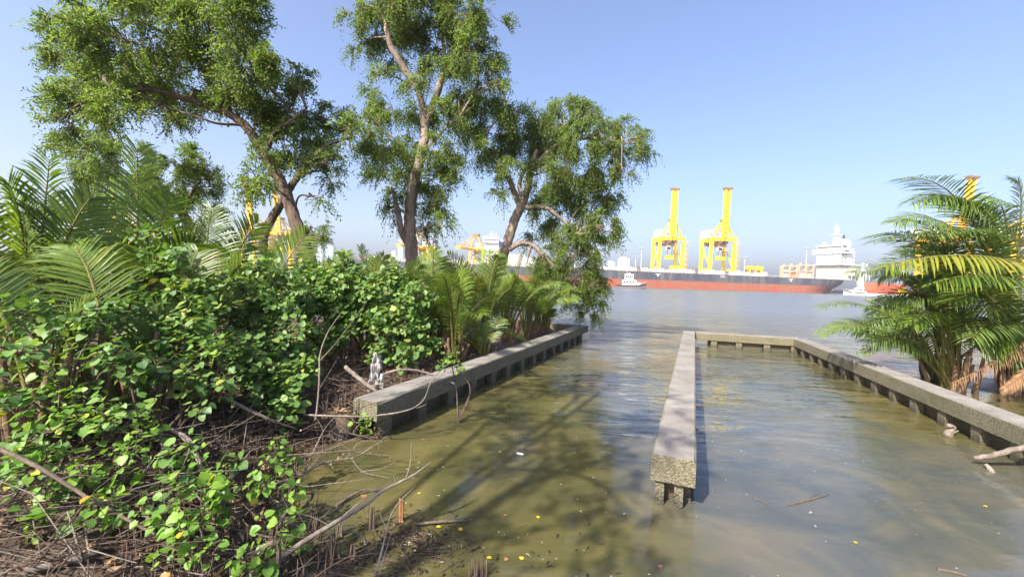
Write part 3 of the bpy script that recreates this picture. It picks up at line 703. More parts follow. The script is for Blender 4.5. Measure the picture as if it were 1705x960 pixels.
# ---- city blocks beyond the port
def block(px0, px1, top, Y, mat, label, floors, cols):
    a = Wz(px0, Y, 2.9); L = (px1 - px0) * Y / FPX; h_ = Pz(top, px0, Y) - 2.9; D = L * .7
    t = thing('city_building', a, label, 'building'); f_ = Fr(a, .0)
    m = MB(); f_.bx(m, 0, L, 0, D, 0, h_); wl = m.build('wall', M[mat], t)
    m = MB(); f_.bx(m, L * .1, L * .75, D * .2, D * .8, h_, h_ * 1.05); f_.br(m, (L * .6, D * .5, h_), (L * .6, D * .5, h_ * 1.1), L * .02); m.build('roof_house', M['tower_wall'], t)
    fh = h_ / floors
    me = None
    for i in range(floors):
        for k in range(cols):
            if me is None:
                m = MB(); f_.bx(m, .15 * L / cols, .85 * L / cols, -.35, -.02, fh * .25, fh * .85); w0 = m.build('window', M['tower_glass'], t); me = w0
            else:
                c_ = w0.copy(); C.objects.link(c_); c_.location = Vector((k * L / cols, 0, i * fh))
    return t
block(526, 536, 412, 900, 'tower_wall', 'pale left half of the distant block right of the leaning trunk', 14, 3)
block(537, 554, 410, 905, 'tower_glass', 'bluish glass block in the distance right of the leaning trunk', 14, 5)
block(556, 561, 424, 1000, 'tower_wall', 'small pale block beside the bluish glass block', 8, 2)
block(661, 670, 402, 880, 'tower_glass', 'slim distant tower just left of the tall trunk', 20, 3)
block(651, 658, 419, 860, 'tower_wall', 'short pale tower left of the slim tower', 12, 2)
block(1030, 1047, 430, 820, 'tower_wall', 'pale block standing above the patrol boat', 10, 5)
block(1011, 1023, 436, 830, 'tower_glass', 'low bluish block at the edge of the hanging branches', 7, 4)
block(1430, 1437, 455, 860, 'tower_wall', 'low pale block behind the stern of the ship', 6, 2)

# ---- boats
def workboat(px, Y, L, label, heading, mats, S=1.0):
    """small boat with stepped cabin; heading turns the bow"""
    o = Wz(px, Y, 0); t = thing('patrol_boat', o, label, 'boat'); f_ = Fr(o, heading); B = L * .30
    vs = []; fs = []; n_ = 13
    for i in range(n_):
        s_ = i / (n_ - 1); x = -L / 2 + L * s_
        hw = B / 2 * (1 if s_ < .55 else max(.04, 1 - ((s_ - .55) / .45) ** 2.2)); zt = 1.25 * S + (.9 * S * ((s_ - .5) / .5) ** 2 if s_ > .5 else 0)
        hb = hw * (.78 if s_ < .8 else .6)
        vs += [f_.p(x, -hb, -.6), f_.p(x, -hw * .97, .35 * S), f_.p(x, -hw, zt), f_.p(x, hw, zt), f_.p(x, hw * .97, .35 * S), f_.p(x, hb, -.6)]
    for i in range(n_ - 1):
        for k in range(6): fs.append((i * 6 + k, i * 6 + (k + 1) % 6, i * 6 + 6 + (k + 1) % 6, i * 6 + 6 + k))
    fs += [tuple(range(6))[::-1], tuple((n_ - 1) * 6 + k for k in range(6))]
    hl = obj_np('hull', vs, fs, mats[0], t)
    m = MB()
    for sg in (-1, 1):
        m.tube([f_.p(-L / 2 + L * s_, sg * (B / 2 * (1 if s_ < .55 else max(.04, 1 - ((s_ - .55) / .45) ** 2.2)) + .12), 1.15 * S + (.9 * S * ((s_ - .5) / .5) ** 2 if s_ > .5 else 0)) for s_ in np.linspace(0, 1, 12)], .2 * S, 6)
    m.build('fender', M['black'], hl)
    m = MB(); f_.bx(m, -L * .30, L * .16, -B * .36, B * .36, 1.2 * S, 3.4 * S); f_.bx(m, L * .16, L * .30, -B * .30, B * .30, 1.2 * S, 2.5 * S); cbn = m.build('cabin', mats[1], t)
    for k in range(4):
        for sg in (-1, 1):
            m = MB(); y_ = sg * B * .36; f_.bx(m, -L * .26 + k * L * .10, -L * .26 + k * L * .10 + L * .06, min(y_, y_ + sg * .04), max(y_, y_ + sg * .04), 2.2 * S, 3.0 * S); m.build('window', M['window'], cbn)
    wx0, wx1 = -L * .22, L * .04
    m = MB(); v = [f_.p(x, y, z) for z, g in ((3.4 * S, 1), (5.6 * S, .84)) for x, y in ((wx0, -B * .30 * g), (wx1 + .3, -B * .30 * g), (wx1 + .3, B * .30 * g), (wx0, B * .30 * g))]
    m.add(v, [(3, 2, 1, 0), (4, 5, 6, 7)] + [(k, (k + 1) % 4, 4 + (k + 1) % 4, 4 + k) for k in range(4)]); wh_ = m.build('wheelhouse', mats[1], t)
    for k in range(4):
        m = MB(); xx = wx0 + .25 + k * (wx1 - wx0) / 4; f_.bx(m, xx, xx + (wx1 - wx0) / 4 * .72, -B * .30 - .03, -B * .24, 4.1 * S, 5.2 * S); m.build('window', M['window'], wh_)
    m = MB(); f_.bx(m, wx1 + .1, wx1 + .36, -B * .26, B * .26, 4.1 * S, 5.2 * S); m.build('windscreen', M['window'], wh_)
    m = MB(); f_.bx(m, wx0 - .3, wx1 + .7, -B * .29, B * .29, 5.6 * S, 5.85 * S); rf = m.build('roof', mats[2], wh_)
    m = MB(); f_.br(m, (wx0 + 1, 0, 5.85 * S), (wx0 + .6, 0, 8.2 * S), .16); f_.br(m, (wx0 + .9, -1, 7 * S), (wx0 + .9, 1, 7 * S), .12); f_.bx(m, wx0 + 1.6, wx0 + 2.6, -.5, .5, 5.85 * S, 6.3 * S); m.build('mast', M['steel'], t)
    m = MB()
    for s_ in np.linspace(.52, .97, 8):
        hw = B / 2 * max(.04, 1 - ((s_ - .55) / .45) ** 2.2) if s_ > .55 else B / 2
        for sg in (-1, 1): f_.br(m, (-L / 2 + L * s_, sg * hw * .93, 1.2 * S), (-L / 2 + L * s_, sg * hw * .93, 2.6 * S + .5 * S * (s_ - .5)), .08)
    m.build('rail', M['steel'], t, kind='stuff')
    return t
workboat(1051, 196, 13.6, 'small white patrol boat with dark hull in front of the red hull', math.pi + 2.9, (M['deckgrey'], M['white'], M['cream']), 1.15)
workboat(1431, 246, 15, 'white workboat moored under the stern of the big ship', 2.6, (M['green_white'], M['white'], M['white']), 1.25)
o = Wz(1482, 240); t = thing('barge', o, 'red hulled barge with yellow deck gear half behind the right palm', 'boat'); f_ = Fr(o, .25)
m = MB(); v = [f_.p(x, y, z) for (x, z) in ((-9, .9), (9, .9), (13, 6.6), (-10.4, 7.4), (-10.4, 3)) for y in (0,)] ; v2 = [f_.p(x, y, z) for (x, z) in ((-9, .9), (9, .9), (13, 6.6), (-10.4, 7.4), (-10.4, 3)) for y in (8,)]
m.add(v + v2, [(0, 1, 2, 3, 4), (9, 8, 7, 6, 5)] + [(k, 5 + k, 5 + (k + 1) % 5, (k + 1) % 5) for k in range(5)]); m.build('hull', M['orange_hull'], t)
m = MB(); f_.bx(m, -11, 22, -1.2, 9, -.5, 1.3); m.build('fender_deck', M['white'], t)
m = MB(); f_.bx(m, 6, 12, -.9, 3, 1.3, 4.2); f_.bx(m, 8, 10, -.6, 2, 4.2, 5.2); m.build('winch', M['yellow'], t)
m = MB(); f_.bx(m, 13, 20, 0, 5, 1.3, 3.4); m.build('cargo', M['c_orange'], t)
m = MB()
for k in range(9): f_.br(m, (-10 + k * 2.6, .1, 7.2), (-10 + k * 2.6, .1, 8.4), .15)
f_.br(m, (-10, .1, 8.4), (11, .1, 8.4), .15); m.build('rail', M['steel'], t, kind='stuff')
# ================================================================ VEGETATION
def diamonds(P, D, Nn, L, Wd, fold=.25):
    """small folded leaves: base P, direction D, normal Nn, length L, width Wd -> verts, quads"""
    D = nrm(D); S_ = nrm(np.cross(D, Nn)); Nn = np.cross(S_, D)
    L = L[:, None]; Wd = Wd[:, None]
    b = P; l = P + D * L * .45 + S_ * Wd * .5 + Nn * Wd * fold; r = P + D * L * .45 - S_ * Wd * .5 + Nn * Wd * fold; tp = P + D * L - Nn * L * .12
    v = np.stack([b, l, tp, r], 1).reshape(-1, 3)
    i = np.arange(len(P))[:, None] * 4
    return v, np.concatenate([np.stack([i[:, 0], i[:, 0] + 1, i[:, 0] + 2], 1), np.stack([i[:, 0], i[:, 0] + 2, i[:, 0] + 3], 1)])
def crown_leaves(blobs, leaf=.085, dens=300., per=16, droop=.55, seed=1, spray=(.2, .42)):
    """blobs: (centre, (rx, ry, rz)); hanging sprays with many small leaves"""
    g = np.random.default_rng(seed); V = []; F = []; n0 = 0; SP = []
    for c, r in blobs:
        r = np.asarray(r); rm = (r[0] * r[2]) ** .5
        n = int(dens * rm ** 2 * g.uniform(.85, 1.1)) + 4
        # a few sub-clumps inside each blob give gaps and light and dark tufts
        nc = max(5, int(9 * rm ** 1.3) + 3)
        cd_ = nrm(g.normal(size=(nc, 3))); cc = c + cd_ * r * (g.uniform(.2, .85, (nc, 1)) ** .7); cr = g.uniform(.24, .42, nc) * max(.3, rm) * .85
        k = g.integers(0, nc, n)
        p = cc[k] + nrm(g.normal(size=(n, 3))) * (g.uniform(0, 1, (n, 1)) ** .45) * cr[k][:, None] * np.array([1, 1, .8])
        out = nrm(p - c)
        d = nrm(out * .7 + g.normal(size=(n, 3)) * .45 + np.array([0, 0, -.35 * droop]))
        ln = g.uniform(*spray, n)
        t = (np.arange(per) + .6) / per; T = np.broadcast_to(t, (n, per))
        P = p[:, None, :] + d[:, None, :] * (T * ln[:, None])[..., None]
        P[..., 2] -= droop * (T ** 2) * ln[:, None] * 1.1
        side = nrm(np.cross(d, g.normal(size=(n, 3))))
        alt = np.where(np.arange(per) % 2 == 0, 1., -1.)
        ld_ = side[:, None, :] * alt[None, :, None] * .8 + d[:, None, :] * .5 + g.normal(size=(n, per, 3)) * .35 + np.array([0, 0, -.55 * droop])
        nn_ = out[:, None, :] * .9 + np.array([0, 0, .35]) + g.normal(size=(n, per, 3)) * .6
        P = P.reshape(-1, 3); ld_ = ld_.reshape(-1, 3); nn_ = nn_.reshape(-1, 3)
        L = leaf * g.uniform(.65, 1.25, len(P)); v, f = diamonds(P, ld_, nn_, L, L * g.uniform(.36, .5, len(P)))
        V.append(v); F.append(f + n0); n0 += len(v)
        SP += [(p[i], d[i], ln[i]) for i in range(0, n, 3)]
    return np.concatenate(V), np.concatenate(F), SP
def spray_twigs(SP, droop, r0=.006):
    """three-sided twig for some of the sprays"""
    V = []; F = []; n0 = 0
    for p, d, ln in SP:
        a = p - d * .12; b = p + d * ln * .5 - np.array([0, 0, droop * .25 * ln]); c = p + d * ln * .95 - np.array([0, 0, droop * ln])
        s_ = nrm(np.cross(d, (0.2, .1, 1.))); u = np.cross(s_, d)
        for q_, r in ((a, r0), (b, r0 * .7), (c, r0 * .35)): V += [q_ + s_ * r, q_ - s_ * r * .5 + u * r * .8, q_ - s_ * r * .5 - u * r * .8]
        for i in (0, 3):
            for k in range(3): F.append((n0 + i + k, n0 + i + (k + 1) % 3, n0 + i + 3 + (k + 1) % 3, n0 + i + 3 + k))
        n0 += 9
    return np.array(V), np.array(F)
def trunk_mesh(name, pts, rads, mat, parent, n=12, seed=0):
    p = spline(pts, 10); r = np.interp(np.linspace(0, len(pts) - 1, len(p)), np.arange(len(pts)), rads)
    g = np.random.default_rng(seed); p = p + g.normal(size=p.shape) * r[:, None] * .05
    m = MB(); m.tube(p, r, n)
    v = np.array(m.v); ringn = len(p) * n
    bulge = 1 + .10 * np.sin(np.arange(ringn) % n * 2 * math.pi / n * 3 + np.arange(ringn) // n * .25) + g.normal(size=ringn) * .04
    c = np.repeat(p, n, 0); v[:ringn] = c + (v[:ringn] - c) * bulge[:, None]; m.v = [tuple(x) for x in v]
    m.build(name, mat, parent, smooth=True); return p
def tree(label, base, trunks, limbs, blobs, seed=1, leaf=.085, dens=300, droop=.55, bark='bark', depth=.8, leafmat='leaf_tree', name='mangrove_tree', spray=(.2, .42)):
    """trunks / limbs: lists of (points, radii); blobs: (centre, radius) or (centre, (rx, ry, rz))"""
    t = thing(name, base, label, 'tree'); sk = []
    for k, (pts, rd) in enumerate(trunks): sk.append(trunk_mesh('trunk', pts, rd, M[bark], t, 14, seed + k))
    for k, (pts, rd) in enumerate(limbs): sk.append(trunk_mesh('limb', pts, rd, M[bark], t, 8, seed + 20 + k))
    S_ = np.concatenate(sk); g = np.random.default_rng(seed + 99)
    bl = [(np.asarray(c, float), (np.array([r * 1.08, r * depth, r * .95]) if np.isscalar(r) else np.asarray(r, float))) for c, r in blobs]
    m = MB()
    for c, r in bl:                                         # branches from the nearest wood into each clump
        dd = np.linalg.norm((S_ - c) * (1, .7, 1), axis=1) + .8 * np.maximum(0, S_[:, 2] - c[2] + .15); a = S_[np.argmin(dd)]
        mid = (a + c) / 2 + g.normal(size=3) * .12 + np.array([0, 0, .12]); rr0 = min(.055, .018 + .012 * np.linalg.norm(c - a))
        pp = spline([a, mid, c], 5); m.tube(pp, np.linspace(rr0, .012, len(pp)), 5, False)
        for k in range(5):
            e = c + nrm(g.normal(size=3)) * r * g.uniform(.55, .9); st = pp[g.integers(len(pp) // 2, len(pp))]
            q_ = spline([st, (st + e) / 2 + g.normal(size=3) * .1, e], 4); m.tube(q_, np.linspace(.014, .005, len(q_)), 4, False)
    m.build('branches', M[bark], t, smooth=True, kind='stuff')
    v, f, SP = crown_leaves(bl, leaf, dens, 12, droop, seed, spray)
    cr = obj_np('crown', v, f, M[leafmat], t, kind='stuff')
    v, f = spray_twigs(SP, droop); obj_np('twigs', v, f, M[bark], t, kind='stuff')
    return t
def PB_(lst, Y, dy=0.0, seed=0, sc_=1.0):
    """clumps given by direction, with scattered depth around Y"""
    g = random.Random(seed); o = []
    for px, py, r in lst:
        y = Y + g.uniform(-dy, dy); o.append((W(px, py, y), r * y / FPX * sc_))
    return o
def PT(lst, Y, dY=None): return [W(px, py, Y + (dY[i] if dY else 0)) for i, (px, py) in enumerate(lst)]

# ---- the big leaning tree on the left
Y = 9.6
tr1 = PT([(540, 520), (516, 440), (492, 365), (470, 310), (440, 258), (408, 208), (370, 184)], Y)
tr2 = PT([(432, 520), (437, 420), (441, 388), (466, 342), (482, 314), (499, 291), (520, 262)], Y, [.1, .1, .1, .22, .24, .1, .0])
limb1 = [(PT([(370, 184), (310, 165), (250, 150), (190, 150)], Y, [0, -.2, -.5, -.8]), [0.088, 0.061, 0.041, 0.020]),
         (PT([(385, 192), (350, 140), (320, 80), (300, 10)], Y, [0, .2, .4, .5]), [0.082, 0.061, 0.041, 0.020]),
         (PT([(440, 258), (462, 215), (480, 205), (510, 180)], Y, [0, -.2, -.3, -.4]), [0.054, 0.041, 0.034, 0.014]),
         (PT([(520, 262), (548, 240), (580, 232)], Y), [0.048, 0.034, 0.014]), (PT([(408, 208), (360, 205), (330, 195), (265, 175)], Y, [0, -.3, -.5, -.6]), [0.034, 0.027, 0.020, 0.010])]
b1 = PB_([(290, 20, 90), (200, 50, 85), (130, 40, 48), (370, 30, 80), (405, 85, 55), (425, 55, 35), (115, 95, 40), (250, 110, 75), (170, 140, 60), (115, 160, 36), (330, 120, 68), (400, 140, 50),
          (140, 195, 40), (205, 170, 42), (100, 205, 30), (290, 165, 38), (290, 205, 18), (350, 170, 35), (300, -50, 80), (390, -40, 70), (200, -40, 70),
          (435, 160, 48), (490, 170, 48), (520, 215, 42), (545, 205, 35), (580, 215, 27), (470, 235, 48), (510, 265, 42), (545, 275, 28), (430, 265, 26), (415, 300, 28), (440, 305, 22), (550, 300, 16), (460, 130, 30), (500, 130, 22), (532, 330, 10)], Y, 1.2, 4)
tree('big leaning tree at the left, dark forked trunk and wide arching crown', W(528, 470, Y) * (1, 1, 0) + (0, 0, .4), [(tr1, [.17, .15, .135, .125, .11, .095, .075]), (tr2, [.105, .10, .095, .09, .08, .07, .04])], limb1, b1, 3, .076, 540, .4, 'bark_dark')
# ---- smaller tree behind it, low over the palms
Y = 13.5
tree('smaller spreading tree behind the tall palms at the far left', W(300, 470, Y) * (1, 1, 0) + (0, 0, .4), [(PT([(330, 500), (322, 400), (300, 350), (265, 318), (225, 300)], Y), [.2, .16, .13, .1, .06])],
     [(PT([(265, 318), (240, 320), (200, 300), (150, 270)], Y), [.07, .05, .04, .02]), (PT([(300, 350), (320, 320), (335, 300)], Y), [.06, .05, .02])],
     PB_([(110, 245, 30), (150, 262, 42), (190, 285, 42), (225, 270, 36), (250, 300, 36), (215, 320, 26), (165, 300, 24), (305, 280, 36), (335, 310, 32), (300, 320, 34), (345, 345, 22), (280, 345, 28), (255, 335, 24), (320, 260, 20), (165, 235, 26), (350, 285, 16)], Y, .8, 9), 13, .085, 480, .25, 'bark_dark')
# ---- little shrub crown beside the leaning trunk
Y = 15.0
tree('little bushy crown just right of the leaning trunk', W(520, 470, Y) * (1, 1, 0) + (0, 0, .4), [(PT([(512, 520), (512, 440), (518, 400)], Y), [.07, .05, .03])], [],
     PB_([(520, 378, 17), (508, 398, 13), (530, 398, 14), (541, 378, 8), (522, 415, 8)], Y, .3, 2), 17, .085, 480, .3, 'bark_dark', name='mangrove_shrub')
# ---- the tall tree in the middle
Y = 13.0
tt = PT([(688, 540), (685, 440), (683, 380), (686, 320), (698, 270), (708, 225), (703, 180), (697, 150)], Y)
limb2 = [(PT([(697, 150), (672, 112), (650, 75), (640, 30), (625, 0)], Y, [0, -.1, -.2, -.2, -.2]), [.12, .10, .08, .06, .04]),
         (PT([(706, 215), (726, 160), (740, 118), (752, 98), (770, 84), (790, 48), (806, -10)], Y, [0, .1, .2, .2, .2, .2, .2]), [.11, .11, .10, .10, .09, .07, .04]),
         (PT([(682, 410), (668, 385), (662, 350), (655, 320)], Y, [0, -.15, -.2, -.25]), [.11, .10, .09, .05]),
         (PT([(740, 118), (738, 70), (725, 20)], Y, [.2, .3, .3]), [.06, .05, .03]), (PT([(700, 260), (740, 215), (765, 195)], Y), [.06, .04, .02]), (PT([(696, 280), (660, 235), (632, 215)], Y), [.06, .04, .02])]
b2 = PB_([(600, 20, 30), (625, 50, 36), (600, 75, 22), (650, 20, 38), (690, 15, 45), (735, 20, 48), (780, 15, 45), (815, 30, 32), (660, 80, 32), (690, 60, 30), (740, 70, 40), (785, 80, 38), (820, 85, 26), (800, 120, 34),
          (755, 125, 34), (720, 110, 28), (830, 140, 18), (640, 120, 20), (690, 130, 24), (625, 165, 26), (655, 185, 38), (620, 205, 26), (700, 190, 34), (740, 190, 34), (770, 165, 30), (610, 245, 24), (640, 245, 38), (680, 250, 38), (720, 250, 36), (750, 265, 26),
          (640, 290, 30), (680, 305, 34), (725, 300, 32), (755, 300, 18), (665, 335, 24), (725, 340, 28), (735, 370, 20), (708, 385, 17), (655, 355, 16), (715, 320, 25), (800, 160, 22), (700, -30, 60), (780, -30, 50), (640, -30, 50)], Y, 1.0, 5, .92)
tree('tall upright tree in the middle with thick grey trunk, crown cut by the frame', W(686, 470, Y) * (1, 1, 0) + (0, 0, .4), [(tt, [.25, .205, .18, .165, .145, .125, .105, .09])], limb2, b2, 23, .084, 520, .6, spray=(.22, .5))
# ---- the leaning tree at the water's edge
Y = 14.2
t3 = PT([(815, 520), (832, 445), (846, 400), (860, 360), (872, 335), (885, 285), (893, 250)], Y)
limb3 = [(PT([(866, 345), (856, 318), (842, 290), (815, 258), (795, 235)], Y, [0, -.1, -.2, -.2, -.2]), [.11, .10, .08, .06, .03]),
         (PT([(868, 346), (905, 345), (930, 360), (960, 390)], Y, [0, -.2, -.4, -.5]), [.09, .07, .06, .03]),
         (PT([(848, 415), (868, 405), (886, 408), (905, 425), (925, 445), (950, 470)], Y, [0, -.1, -.15, -.2, -.2, -.2]), [.10, .085, .08, .07, .05, .03]),
         (PT([(884, 406), (880, 425), (877, 440)], Y, [-.15, -.15, -.1]), [.05, .035, .015]), (PT([(872, 335), (866, 300), (895, 250)], Y, [0, .2, .3]), [.09, .07, .03]),
         (PT([(886, 280), (930, 240), (985, 230), (1050, 240)], Y, [0, -.1, -.1, 0]), [.08, .06, .05, .02])]
b3 = PB_([(800, 180, 34), (780, 215, 28), (825, 205, 40), (800, 245, 26), (850, 180, 32), (845, 240, 34), (890, 190, 42), (935, 185, 40), (975, 185, 32), (920, 230, 48), (970, 230, 45), (1010, 210, 26), (1040, 215, 22), (1065, 230, 20), (1078, 255, 14), (1030, 250, 28), (910, 285, 42),
          (960, 290, 46), (1005, 285, 34), (1035, 285, 18), (940, 335, 42), (985, 335, 40), (1015, 320, 24), (830, 290, 18), (828, 325, 14), (875, 250, 26), (925, 380, 30), (970, 380, 38), (1005, 375, 26), (1025, 385, 13), (895, 340, 22),
          (905, 425, 20), (885, 400, 14), (925, 440, 24), (960, 420, 32), (995, 415, 28), (955, 460, 30), (985, 455, 26), (965, 495, 28), (992, 495, 20), (1000, 475, 14), (980, 520, 14), (935, 470, 22), (905, 455, 14), (848, 275, 18), (760, 215, 14)], Y, 1.0, 6, .93)
tree('leaning tree at the end of the left wall, leafy branches hanging to the water', W(820, 470, Y) * (1, 1, 0) + (0, 0, .4), [(t3, [.21, .18, .16, .155, .13, .10, .07])], limb3, b3, 33, .084, 620, .65, spray=(.22, .5))

# ---- tall trees behind and left of the viewpoint; they shade the near bank and the basin
g_ = random.Random(3)
def shade_tree(label, base, top, blobs, seed):
    base = np.array(base, float); top = np.array(top, float)
    tree(label, base, [([base, base * .6 + top * .4 + (0.2, .1, 0), top], [.17, .12, .06])], [([base * .4 + top * .6, np.array(b_[0]) * .8 + top * .2, b_[0]], [.05, .03, .015]) for b_ in blobs[::7]], blobs, seed, .1, 58, .4)
shade_tree('tall tree left of the viewpoint, shading the near bank', (-4.8, -2.6, .4), (-4.6, -1.6, 6.5), [((-4.3 + g_.uniform(-1.6, 1.6), .4 + g_.uniform(-2.4, 2.4), 6.6 + g_.uniform(-1.0, 1.4)), g_.uniform(.45, .85)) for _ in range(17)], 71)

# ---------------------------------------------------------------- palms
def frond_mesh(P0, P1, P2, nleaf=46, ll=.75, lw=.05, twist=0., lift=.25, start=.22, droop=.35, seed=0, sweep=1.0):
    """feather leaf along a bent midrib; returns (leaf verts, faces), (rib verts, faces)"""
    g = np.random.default_rng(seed); P0, P1, P2 = map(lambda a: np.asarray(a, float), (P0, P1, P2))
    bez = lambda t: ((1 - t) ** 2)[:, None] * P0 + (2 * t * (1 - t))[:, None] * P1 + (t ** 2)[:, None] * P2
    der = lambda t: nrm((2 * (1 - t))[:, None] * (P1 - P0) + (2 * t)[:, None] * (P2 - P1))
    pl = np.cross(P1 - P0, P2 - P0); pl = nrm(pl) if np.linalg.norm(pl) > 1e-3 else np.array([1., 0, 0])
    t = start + (1 - start) * (np.linspace(0, 1, nleaf) ** .95); t = np.clip(t + g.normal(size=nleaf) * .003, 0, 1)
    V = []; F = []; n0 = 0
    T = der(t); P = bez(t); U = nrm(np.cross(T, pl)); U = np.where(U[:, 2:3] < 0, -U, U)
    S_ = np.cross(T, U); S_ = S_ * math.cos(twist) + U * math.sin(twist); U = np.cross(S_, T)
    s = (t - start) / (1 - start)
    prof = np.clip(.45 + 1.5 * s, 0, 1) * np.clip(1.25 - .85 * s ** 2, 0, 1)
    for sg in (1, -1):
        fw = (.45 + .75 * s)[:, None] * sweep                 # leaflets sweep forward, more so at the tip
        D = nrm(S_ * sg + T * fw + U * lift + g.normal(size=(nleaf, 3)) * .05)
        L = (ll * prof * g.uniform(.9, 1.08, nleaf))[:, None]
        side = nrm(np.cross(D, U)); up = np.cross(side, D); w_ = lw * (.7 + .3 * prof)[:, None] * .5
        dr = droop * g.uniform(.6, 1.5, (nleaf, 1)) * np.array([0, 0, -1.])
        rows = [(0, .35, 0), (.3, 1., .06), (.66, .85, .34), (1., .03, .9)]
        pts = []
        for q_, wf, dd in rows:
            c = P + D * L * q_ + dr * L * dd * .8
            pts += [c + side * w_ * wf, c - up * w_ * wf * .35, c - side * w_ * wf] if q_ in (.3, .66) else [c + side * w_ * wf, c - side * w_ * wf]
        A = np.stack(pts, 1)                                  # per leaflet: 2+3+3+2 points, a shallow V across
        V.append(A.reshape(-1, 3)); i = n0 + np.arange(nleaf) * 10
        for q_ in ((0, 2, 3, 3), (0, 3, 1, 1), (1, 3, 4, 4), (2, 5, 6, 3), (3, 6, 7, 4), (5, 8, 6, 6), (6, 8, 9, 9), (6, 9, 7, 7)):
            F.append((i, q_))
        n0 += nleaf * 10
    tri = []
    for i, q_ in F:
        tri.append(np.stack([i + q_[0], i + q_[1], i + q_[2]], 1))
        if q_[3] != q_[2]: tri.append(np.stack([i + q_[0], i + q_[2], i + q_[3]], 1))
    m = MB(); tt_ = np.linspace(0, 1, 12); m.tube(bez(tt_), np.linspace(.034, .005, 12), 5, False)
    return (np.concatenate(V), np.concatenate(tri)), (np.array(m.v), m.f)
def add_frond(t, P0, P1, P2, mat='frond', **k):
    (v, f), (rv, rf) = frond_mesh(P0, P1, P2, **k)
    o = obj_np('frond', v, f, M[mat], t); obj_np('midrib', rv, rf, M['rachis' if mat != 'frond_dead' else 'frond_dead'], o)
    return o
def sheaths(t, base, n, h, seed, spread=.25):
    g = random.Random(seed)
    for k in range(n):
        a = g.uniform(0, 6.28); r = g.uniform(.02, spread * (1 + .08 * max(0, n - 9))); p = base + np.array([math.cos(a) * r, math.sin(a) * r, -.1]); e = p + np.array([math.cos(a) * g.uniform(.05, .3), math.sin(a) * g.uniform(.05, .3), h * g.uniform(.6, 1.1)])
        m = MB(); q_ = spline([p, (p + e) / 2 + np.array([g.uniform(-.04, .04), g.uniform(-.04, .04), 0]), e], 4); m.tube(q_, np.linspace(g.uniform(.05, .08), .022, len(q_)), 7); m.build('leaf_sheath', M['sheath'], t, smooth=True)
def palm(label, base, tips=(), rand=0, size=3., seed=0, mats=('frond',), sh=7, arc=(0, 6.28), nleaf=44, ll=.75, lw=.05, shh=.8, lean=(.35, .85), low=.0):
    """tips: (tip, control or None, options)"""
    base = np.asarray(base, float); t = thing('nipa_palm', base, label, 'palm'); g = random.Random(seed)
    sheaths(t, base, sh, shh, seed)
    for i, tp in enumerate(tips):
        e, c, op = tp; o = dict(nleaf=nleaf, ll=ll, lw=lw, seed=seed * 50 + i, twist=g.uniform(-.9, .9)); o.update(op); mt = o.pop('mat', mats[i % len(mats)]); b_ = o.pop('base', base + np.array([g.uniform(-.12, .12), g.uniform(-.12, .12), .05]))
        if c is None: d = e - b_; c = b_ + d * np.array([.28, .28, .72]) + np.array([0, 0, .12 * np.linalg.norm(d)])
        add_frond(t, b_, c, e, mt, **o)
    for i in range(rand):
        a = g.uniform(*arc); L = size * g.uniform(.75, 1.1); th = g.uniform(*lean)
        b_ = base + np.array([math.cos(a) * .1, math.sin(a) * .1, .05]); d = np.array([math.cos(a), math.sin(a), 0])
        e = b_ + d * L * math.sin(th) + np.array([0, 0, L * math.cos(th) * g.uniform(.72, .95)]); c = b_ + d * L * .35 * math.sin(th) + np.array([0, 0, L * .75 * math.cos(th * .6)])
        add_frond(t, b_, c, e, mats[g.randrange(len(mats))], nleaf=nleaf, ll=ll * g.uniform(.85, 1.1), lw=lw, seed=seed * 50 + 20 + i, twist=g.uniform(-1.2, 1.2))
    return t
def gz(x, y): return float(bank_h(np.array(x), np.array(y)))
def on_bank(px, Y, py0=466):
    p = Wz(px, Y); p[2] = gz(p[0], p[1]); return p
FD, FL, FY = 'frond', 'frond_light', 'frond_yellow'
# left cluster
palm('tall dark palm at the left edge, fronds fanning straight up', on_bank(40, 5.5), [
    (W(14, 305, 5.2), None, dict(twist=1.3)), (W(82, 268, 5.6), W(70, 420, 5.6), dict(twist=1.5, mat=FL)), (W(-60, 330, 5.3), None, {}), (W(150, 330, 5.5), W(95, 390, 5.5), dict(twist=.9)), (W(-20, 420, 4.9), None, dict(mat=FL)),
    (W(190, 420, 5.2), W(110, 420, 5.3), dict(twist=.4)), (W(-90, 480, 4.9), None, {}), (W(40, 360, 5.1), None, dict(twist=1.5))], 4, 2.3, 1, ('frond_light', 'frond'), 9, (.3, 2.8), 50, .72, .03, .9, (.1, .6))
palm('tall palm right of the left edge palm, one long frond rising highest', on_bank(225, 6.5), [
    (W(228, 250, 6.5), W(232, 420, 6.5), dict(twist=1.5, ll=.9)), (W(130, 345, 6.3), W(180, 370, 6.4), dict(twist=1.2)), (W(330, 405, 6.3), W(265, 390, 6.4), dict(twist=.5, mat=FL)), (W(185, 320, 6.8), None, dict(twist=1.4)),
    (W(60, 430, 6.1), W(140, 380, 6.2), dict(twist=.3)), (W(285, 330, 6.8), None, dict(twist=1.2)), (W(290, 470, 6.0), W(240, 400, 6.1), dict(twist=.2))], 4, 2.6, 2, ('frond', 'frond_light'), 9, (.3, 2.8), 50, .8, .032, .9, (.15, .7))
palm('dark palm with one broad upright frond left of the leaning trunk', on_bank(335, 7.1), [
    (W(352, 350, 7.1), W(335, 450, 7.1), dict(twist=1.5, ll=.8)), (W(430, 372, 7.5), W(380, 420, 7.3), dict(twist=.8, mat=FL)), (W(270, 420, 6.9), None, {}), (W(400, 440, 6.9), None, dict(twist=1.2)), (W(320, 390, 7.5), None, {})], 3, 2.2, 3, ('frond', 'frond_light'), 7, (.3, 2.8), 46, .7, .03, .7, (.2, .8))
